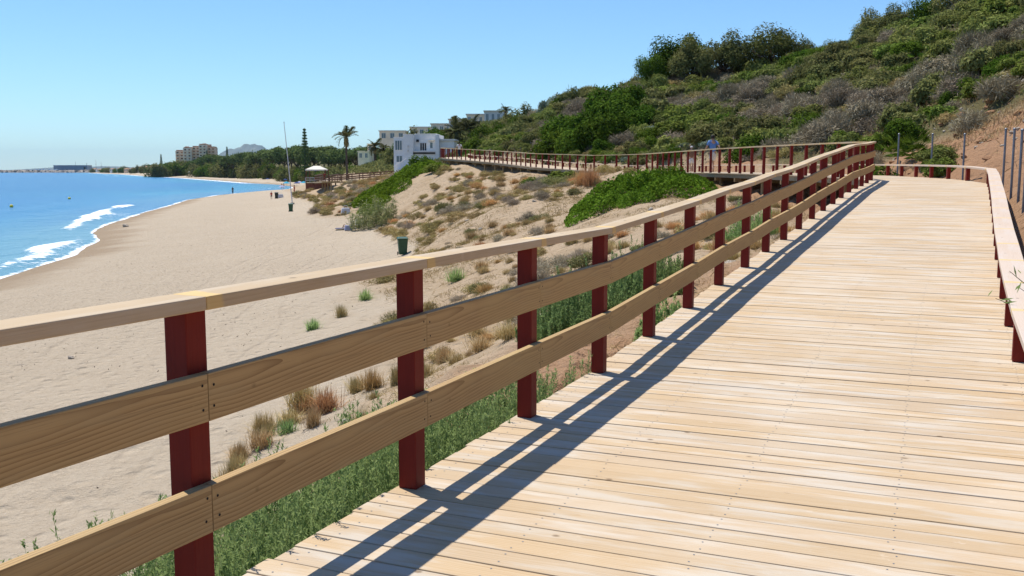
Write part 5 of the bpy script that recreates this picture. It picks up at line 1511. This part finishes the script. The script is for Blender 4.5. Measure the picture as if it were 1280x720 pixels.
def marquee():
    d = 800; x = (242.5 - 640) / 1240 * d; z = hz(x, d); r = empty('marquee', (x, d, z), 0, 'white pointed marquee tent on the far beach', 'tent')
    b = MB(); b.lathe([(3.3, 3.6), (2.0, 4.3), (.9, 5.4), (.1, 7.4)], 8); b.lathe([(3.3, 3.0), (3.3, 3.598)], 8); b.build('tent_roof', M['white'], r)
    for sx in (-1, 1):
        for sy in (-1, 1): c = MB(); c.tube([(sx * 2.3, sy * 2.3, 0), (sx * 2.3, sy * 2.3, 3.6)], .12, 6); c.build('tent_pole', M['steel'], r)
marquee()

# ------------------------------------------------------------------ lifeguard tower, flagpole, bins
def tower():
    d = 172; xa, xb = (383.5 - 640) / 1240 * d, (411 - 640) / 1240 * d; w = xb - xa; xc = (xa + xb) / 2; zf = (212 - 229) / 1240 * d
    r = empty('lifeguard_tower', (xc, d, zf), 0, 'red wooden lifeguard tower with a pale canopy above the beach', 'tower')
    b = MB(); n = 15
    for k in range(n): b.box((-w / 2 + (k + .5) * w / n, 0, -1.75), (w / n - .02, .07, 3.5)); b.box((-w / 2 + (k + .5) * w / n, 3.2, -1.75), (w / n - .02, .07, 3.5))
    b.box((-w / 2, 1.6, -1.75), (.07, 3.1, 3.5)); b.box((w / 2, 1.6, -1.75), (.07, 3.1, 3.5)); b.build('base_panel', M['tower_wood'], r)
    f = MB(); f.box((0, 1.6, .07), (w + .3, 3.5, .13)); f.build('floor', M['beam'], r)
    for sx in (-1, 1):
        for y in (.1, 3.1): p = MB(); p.box((sx * (w / 2 - .1) * (1 if sx < 0 else .82), y, 1.25), (.11, .11, 2.22)); p.build('canopy_post', M['tower_wood'], r)
    g = MB()
    for z in (.55, .95): g.box((0, .0, z), (w, .05, .08)); g.box((0, 3.2, z), (w, .05, .08))
    for k in range(6): g.box((-w / 2 + k * w / 5, -.045, .55), (.06, .04, .85))
    g.build('guard_rail', M['pale_cloth'], r)
    c = MB(); cw = w * .86; o_ = -.25
    P = lambda x, y, z: (x + o_, y, z)
    c.poly([P(-cw / 2, -.2, 2.38), P(cw / 2, -.2, 2.38), P(cw / 6, 1.6, 3.0), P(-cw / 6, 1.6, 3.0)]); c.poly([P(cw / 2, 3.4, 2.38), P(-cw / 2, 3.4, 2.38), P(-cw / 6, 1.6, 3.0), P(cw / 6, 1.6, 3.0)])
    c.poly([P(-cw / 2, 3.4, 2.38), P(-cw / 2, -.2, 2.38), P(-cw / 6, 1.6, 3.0)]); c.poly([P(cw / 2, -.2, 2.38), P(cw / 2, 3.4, 2.38), P(cw / 6, 1.6, 3.0)])
    c.box((o_, 1.6, 2.27), (cw, 3.6, .2)); c.build('canopy', M['canvas'], r)
    return xc, d, zf
tx, ty, tz = tower()
def flagpole():
    d = 150; x0, x1 = (366.5 - 640) / 1240 * d, (358.6 - 640) / 1240 * d; z0 = hz(x0, d); zt = (212 - 154.5) / 1240 * d
    r = empty('flagpole', (x0, d, z0), 0, 'tall pale flagpole leaning slightly left beside the lifeguard tower', 'flagpole')
    b = MB(); b.tube([(0, 0, -.3), ((x1 - x0) * .5, 0, (zt - z0) * .5), (x1 - x0, 0, zt - z0)], [.085, .065, .04], 10); b.build('pole', M['pale_cloth'], r)
    c = MB(); c.lathe([(.05, 0), (.09, .06), (.05, .12)], 10, (x1 - x0, 0, zt - z0)); c.build('finial', M['steel'], r)
    e = MB(); e.box((0, 0, .1), (.5, .5, .35)); e.build('footing', M['stone'], r)
flagpole()
def bin_(u, v, d, lab, mat='bin', s=1.0, x=None):
    x = (u - 640) / 1240 * d; z = hz(x, d)
    r = empty('wheelie_bin', (x, d, z), R(12), lab, 'bin', 'bins on the beach'); r.scale = (s, s, s)
    b = MB()
    b.hexa([(-.22, -.24, .06), (-.22, .26, .06), (.22, .26, .06), (.22, -.24, .06)], [(-.29, -.34, .96), (-.29, .34, .96), (.29, .34, .96), (.29, -.34, .96)])
    b.build('body', M[mat], r, bevel=.02)
    q = MB(); q.box((0, 0, .985), (.66, .76, .045)); q.build('rim', M[mat], r, bevel=.01)
    l = MB(); l.hexa([(-.32, -.37, 1.009), (-.32, .36, 1.009), (.32, .36, 1.009), (.32, -.37, 1.009)], [(-.26, -.3, 1.06), (-.26, .3, 1.08), (.26, .3, 1.08), (.26, -.3, 1.06)]); l.build('lid', M[mat], r, bevel=.01)
    for sx in (-1, 1):
        wv = MB(); wv.tube([(sx * .24, .28, .1), (sx * .29, .28, .1)], .1, 14); wv.build('wheel', M['rubber'], r)
    h = MB(); h.tube([(-.24, .42, .98), (.24, .42, .98)], .016, 8); h.box((-.22, .40, .98), (.03, .06, .03)); h.box((.22, .40, .98), (.03, .06, .03)); h.build('handle', M[mat], r)
bin_(503, 318, 58.5, 'green wheelie bin alone on the sand at the foot of the dune')
bin_(364.2, 262, 124, 'dark green bin at the left tip of the dry bushes below the flagpole', 'bin', 1.0)
bin_(346.8, 248, 176, 'blackish bin on the open sand left of the flagpole', 'bin_dark', 1.1)

# ------------------------------------------------------------------ people
def figure(joints, edges, radii, root=0, sub=1):
    me = bpy.data.meshes.new('figure'); names = list(joints)
    me.from_pydata([joints[k] for k in names], [(names.index(a), names.index(b)) for a, b in edges], [])
    o = bpy.data.objects.new('figure', me); COL.objects.link(o)
    o.modifiers.new('skin', 'SKIN'); sd = me.skin_vertices[0].data
    for i, k in enumerate(names):
        rr2 = radii[k]; sd[i].radius = rr2 if hasattr(rr2, '__len__') else (rr2, rr2); sd[i].use_root = (i == root)
    m = o.modifiers.new('sub', 'SUBSURF'); m.levels = sub; m.render_levels = sub
    dg = bpy.context.evaluated_depsgraph_get(); dg.update()
    out = bpy.data.meshes.new_from_object(o.evaluated_get(dg)); bpy.data.objects.remove(o)
    out.polygons.foreach_set('use_smooth', np.ones(len(out.polygons), dtype=bool))
    return out
def body(walk=.0, sit=False, bend=0.0, arm=0.1):
    """standing figure facing +y, 1.75 m; walk swings the legs and arms"""
    J = {'pelvis': (0, 0, .96), 'waist': (0, .0, 1.12), 'chest': (0, .01, 1.33), 'neck': (0, .02, 1.49), 'head': (0, .045, 1.62), 'crown': (0, .03, 1.70)}
    Rr = {'pelvis': (.155, .115), 'waist': (.135, .10), 'chest': (.165, .11), 'neck': (.055, .058), 'head': (.074, .092), 'crown': (.055, .07)}
    E = [('pelvis', 'waist'), ('waist', 'chest'), ('chest', 'neck'), ('neck', 'head'), ('head', 'crown')]
    J['nose'] = (0, .148, 1.61); Rr['nose'] = .013; E.append(('head', 'nose'))
    for s, n in ((-1, 'l'), (1, 'r')):
        w = walk * s
        J['sh' + n] = (s * .18, .0, 1.42); J['el' + n] = (s * (.23 + arm * .3), -w * .25 - .02, 1.14); J['wr' + n] = (s * (.22 + arm), -w * .4 + .08, .90); J['hd' + n] = (s * (.22 + arm), -w * .42 + .11, .83)
        Rr['sh' + n] = .062; Rr['el' + n] = .043; Rr['wr' + n] = .028; Rr['hd' + n] = (.022, .038)
        E += [('chest', 'sh' + n), ('sh' + n, 'el' + n), ('el' + n, 'wr' + n), ('wr' + n, 'hd' + n)]
        for k in range(4):
            L = (.085, .095, .09, .07)[k]; y0 = (-.03 + k * .02)
            a, b = f'f{n}{k}a', f'f{n}{k}b'; hx, hy, hz_ = J['hd' + n]
            J[a] = (hx - s * .01, hy + y0, hz_ - .05 - L * .3); J[b] = (hx - s * .03, hy + y0 + .01, hz_ - .05 - L); Rr[a] = .0095; Rr[b] = .008; E += [('hd' + n, a), (a, b)]
        J['th' + n] = (J['hd' + n][0] - s * .02, J['hd' + n][1] + .055, J['hd' + n][2] - .03); Rr['th' + n] = .0095; E.append(('hd' + n, 'th' + n))
        J['hip' + n] = (s * .095, 0, .90); J['kn' + n] = (s * .10, w * .20 + .03, .50); J['an' + n] = (s * .10, w * .42 - .05 - (.06 if w < 0 else 0), .085 + (.05 if w < 0 else 0)); J['to' + n] = (s * .115, w * .42 + .12, .035 + (.01 if w < 0 else 0))
        Rr['hip' + n] = .085; Rr['kn' + n] = .056; Rr['an' + n] = .038; Rr['to' + n] = (.042, .028)
        E += [('pelvis', 'hip' + n), ('hip' + n, 'kn' + n), ('kn' + n, 'an' + n), ('an' + n, 'to' + n)]
    return J, E, Rr
def shirt_graph(J, R0, sleeve=.6, puff=.022):
    K = {'a': J['pelvis'], 'b': J['waist'], 'c': J['chest'], 'd': (0, .015, 1.445)}
    K['a'] = (0, 0, .90); Q = {'a': (.18, .14), 'b': (.165, .128), 'c': (.185, .135), 'd': (.10, .085)}; E = [('a', 'b'), ('b', 'c'), ('c', 'd')]
    for n in 'lr':
        K['s' + n] = J['sh' + n]; K['e' + n] = tuple(Vector(J['sh' + n]).lerp(Vector(J['el' + n]), sleeve)); Q['s' + n] = .085; Q['e' + n] = .07; E += [('c', 's' + n), ('s' + n, 'e' + n)]
    return K, E, Q
def trousers_graph(J, leg=.55):
    K = {'a': (0, 0, 1.02), 'b': (0, 0, .92)}; Q = {'a': (.15, .115), 'b': (.165, .13)}; E = [('a', 'b')]
    for n in 'lr':
        K['h' + n] = J['hip' + n]; K['k' + n] = tuple(Vector(J['hip' + n]).lerp(Vector(J['kn' + n]), leg * 2 if leg < .5 else 1)); Q['h' + n] = .105; Q['k' + n] = .085; E += [('b', 'h' + n), ('h' + n, 'k' + n)]
        if leg > .6: K['a' + n] = tuple(Vector(J['kn' + n]).lerp(Vector(J['an' + n]), .9)); Q['a' + n] = .062; E.append(('k' + n, 'a' + n))
    return K, E, Q
def hair_mesh(cap=False):
    b = MB()
    if cap: b.lathe([(.098, 0), (.096, .05), (.07, .095), (.02, .112)], 14, (0, .035, 1.645)); b.box((0, .15, 1.652), (.13, .12, .014))
    else: b.lathe([(.085, -.06), (.098, .0), (.096, .06), (.07, .105), (.02, .125)], 14, (0, .02, 1.635))
    return b.mesh('hair', True)
POSES = {}
for key, wk in (('walk', .8), ('stand', .12)):
    J, E_, Q = body(wk)
    POSES[key] = (figure(J, E_, Q), figure(*[shirt_graph(J, Q)[k] for k in (0, 1, 2)]), figure(*trousers_graph(J, .45)), figure(*trousers_graph(J, 1.0)))
HAIR, CAP = hair_mesh(), hair_mesh(True)
def person(x, y, z, rz, lab, shirt='blue_cloth', bottom='pale_cloth', pose='walk', long=False, s=1.0, cap=None, group=None, rot=None, skin='skin'):
    bm_, sm_, t1, t2 = POSES[pose]
    def part(n, me, mat, parent):
        o = bpy.data.objects.new(n, me); COL.objects.link(o); o.parent = parent
        if not me.materials: me.materials.append(None)
        o.material_slots[0].link = 'OBJECT'; o.material_slots[0].material = M[mat]; return o
    r = part('person', bm_, skin, None); tag(r, lab, 'person', group)
    r.location = (x, y, z); r.rotation_euler = rot or (0, 0, rz); r.scale = (s, s, s)
    if shirt: part('shirt', sm_, shirt, r)
    if bottom: part('trousers' if long else 'shorts', t2 if long else t1, bottom, r)
    part('cap' if cap else 'hair', CAP if cap else HAIR, cap or 'hair', r)
    return r
person(9.42, 47, -.132, R(8), 'person in a blue shirt and pale shorts walking away along the far boardwalk', 'blue_cloth', 'pale_cloth', 'walk', s=1.0)
person(10.05, 56, -.125, R(5), 'shorter person in a pale cap seen just over the far handrail', 'brown_cloth', 'pale_cloth', 'stand', s=.82, cap='pale_cloth')
person(-5.45, 103.5, 1.15, R(20), 'person in a pale shirt and dark trousers at the left end of the far railing', 'pale_cloth', 'dark_cloth', 'walk', True, s=.97)
xx = (292.5 - 640) / 1240 * 250; person(xx, 250, max(hz(xx, 250), SEA - .15), R(40), 'person in dark clothes alone at the water line', 'dark_cloth', 'dark_cloth', 'stand', True)
for (u, d, rz, sh, bo, lab, grp) in ((353.6, 292, 60, None, 'dark_cloth', 'left of two bathers standing left of the blue parasol', None), (356, 291, 200, None, 'red_cloth', 'right of two bathers standing left of the blue parasol', None), (412, 330, 30, 'pale_cloth', 'dark_cloth', 'beachgoer in white beside the lifeguard tower, left of a cluster', None), (415.5, 335, 120, None, 'navy_cloth', 'bare chested beachgoer right of the lifeguard tower', None), (418.5, 328, 250, None, 'red_cloth', 'beachgoer at the right of the cluster behind the lower walkway', None),
                                     (369.3, 178, 100, 'red_cloth', 'red_cloth', 'person in red standing right beside the foot of the flagpole', None), (340.4, 182, 10, 'red_cloth', 'dark_cloth', 'small person in dark red on the open sand left of the bins', None), (237.5, 845, 10, 'red_cloth', 'dark_cloth', 'tiny person in red on the far beach below the marquee', None), (409.5, 172, 0, None, None, '', None)):
    if not lab: continue
    x = (u - 640) / 1240 * d; person(x, d, hz(x, d), R(rz), lab, sh, bo, 'stand', s=.8 if u == 340.4 else 1.0)
person(tx + 1.15, ty + 1.2, tz + .135, R(200), 'lifeguard in red standing under the right side of the tower canopy', 'red_cloth', 'red_cloth', 'stand')
person(tx - .45, ty + 1.5, tz + .135 - .35, R(90), 'lifeguard in dark red sitting low behind the tower guard rail', 'red_cloth', 'dark_cloth', 'stand', s=.75)

def parasol(u, d, mat, lab, s=1.0):
    x = (u - 640) / 1240 * d; z = hz(x, d); r = empty('parasol', (x, d, z), 0, lab, 'parasol', 'parasols on the beach'); r.scale = (s, s, s)
    b = MB(); b.tube([(0, 0, -.2), (0, 0, 2.1)], .025, 8); b.build('pole', M['pale_cloth'], r)
    c = MB(); c.lathe([(1.05, 1.55), (.75, 1.82), (.35, 2.0), (.03, 2.1)], 8); c.build('canopy', M[mat], r)
for a in ((359.6, 300, 'teal_cloth', 'bright blue parasol on the sand left of the flagpole', 1.1), (381, 340, 'teal_cloth', 'teal parasol just left of the lifeguard tower'), (336.3, 470, 'navy_cloth', 'dark parasol beyond the little inlet, farthest to the left'), (372.5, 315, 'navy_cloth', 'dark blue parasol between the flagpole and the teal one'), (376, 360, 'lavender', 'lavender parasol behind the dark blue one'), (354, 232, 'lavender', 'pale lavender parasol on the sand above the black bin', .8), (413.5, 300, 'pale_cloth', 'white parasol right behind the lifeguard tower'), (358.5, 440, 'navy_cloth', 'small dark parasol near the back of the far sand')): parasol(*a)
def towel(x, d, w, l, mat, lab, rz=0):
    b = MB(); n = 6
    for k in range(n): b.box((-l / 2 + (k + .5) * l / n, 0, .03 + .012 * math.sin(k * 1.9)), (l / n - .002, w, .03))
    o = b.build('towel', M[mat]); o.location = (x, d, hz(x, d)); o.rotation_euler = (0, 0, rz); tag(o, lab, 'towel')
towel((378.5 - 640) / 1240 * 285, 285, 1.6, 3.0, 'pink_cloth', 'pale pink blanket spread on the sand left of the tower', .2)
towel((372 - 640) / 1240 * 300, 300, 1.2, 2.4, 'navy_cloth', 'dark blue blanket on the sand left of the pink one', .1)
sx_, sd_ = (440.5 - 640) / 1240 * 89, 89
towel(sx_, sd_, .95, 3.0, 'navy_cloth', 'dark blue towel under the sunbather by the cane clump', .08)
person(sx_ - .9, sd_, hz(sx_, sd_) + .20, 0, 'sunbather lying on a dark towel beside the cane clump', None, 'dark_cloth', 'stand', rot=(R(-90), 0, R(-86)))
def bag(u, d, mat, lab, s):
    x = (u - 640) / 1240 * d; z = hz(x, d); r = empty('beach_bag', (x, d, z), .3, lab, 'bag')
    b = MB(); b.hexa([(-.3, -.16, 0), (-.3, .16, 0), (.3, .16, 0), (.3, -.16, 0)], [(-.24, -.1, .38), (-.24, .1, .38), (.24, .1, .38), (.24, -.1, .38)]); b.build('body', M[mat], r, bevel=.05)
    h = MB(); h.tube([(-.14, 0, .37), (-.1, 0, .52), (.1, 0, .52), (.14, 0, .37)], .015, 6); h.build('handle', M[mat], r); r.scale = (s, s, s)
bag(435.5, 88, 'lavender', 'purple bag beside the legs of the sunbather', 1.2); bag(451, 90.5, 'pale_cloth', 'white bag behind the sunbather against the canes', 1.7); bag(432.5, 99, 'pale_cloth', 'white sack at the edge of the dry bushes left of the canes', 1.6)
bag(352, 176, 'pale_cloth', 'pale sack on the sand right beside the black bin', 1.7)

# ------------------------------------------------------------------ buoys
for u, v, s, lab in ((16, 257.2, .30, 'nearer yellow buoy floating by the left edge of the picture'), (88.7, 247.3, .30, 'farther yellow buoy floating left of the breaking wave')):
    d = 1240 * (-SEA) / (v + 1.0 - 212); r = empty('buoy', ((u - 640) / 1240 * d, d, SEA + .12), 0, lab, 'buoy', 'yellow buoys')
    b = MB(); b.lathe([(s * math.cos(t) + .001, s * math.sin(t)) for t in np.linspace(-1.45, 1.45, 11)], 16); b.build('float', M['yellow'], r, smooth=True)
    c = MB(); c.tube([(0, 0, s - .02), (0, 0, s + .16)], .03, 8); c.build('top_ring', M['steel'], r)

# ------------------------------------------------------------------ the air
def haze():
    b = MB(); b.box((-8000, 12500, 245), (52000, 33000, 590))
    m, nt, out = new_mat('haze_air'); v = nt.nodes.new('ShaderNodeVolumePrincipled')
    v.inputs['Color'].default_value = (.62, .86, 1.0, 1); v.inputs['Density'].default_value = 2.8e-5; v.inputs['Anisotropy'].default_value = .0
    nt.links.new(v.outputs[0], out.inputs['Volume'])
    o = b.build('haze', m); tag(o, 'thin blue sea haze over the whole bay', 'haze', None, 'stuff')
haze()
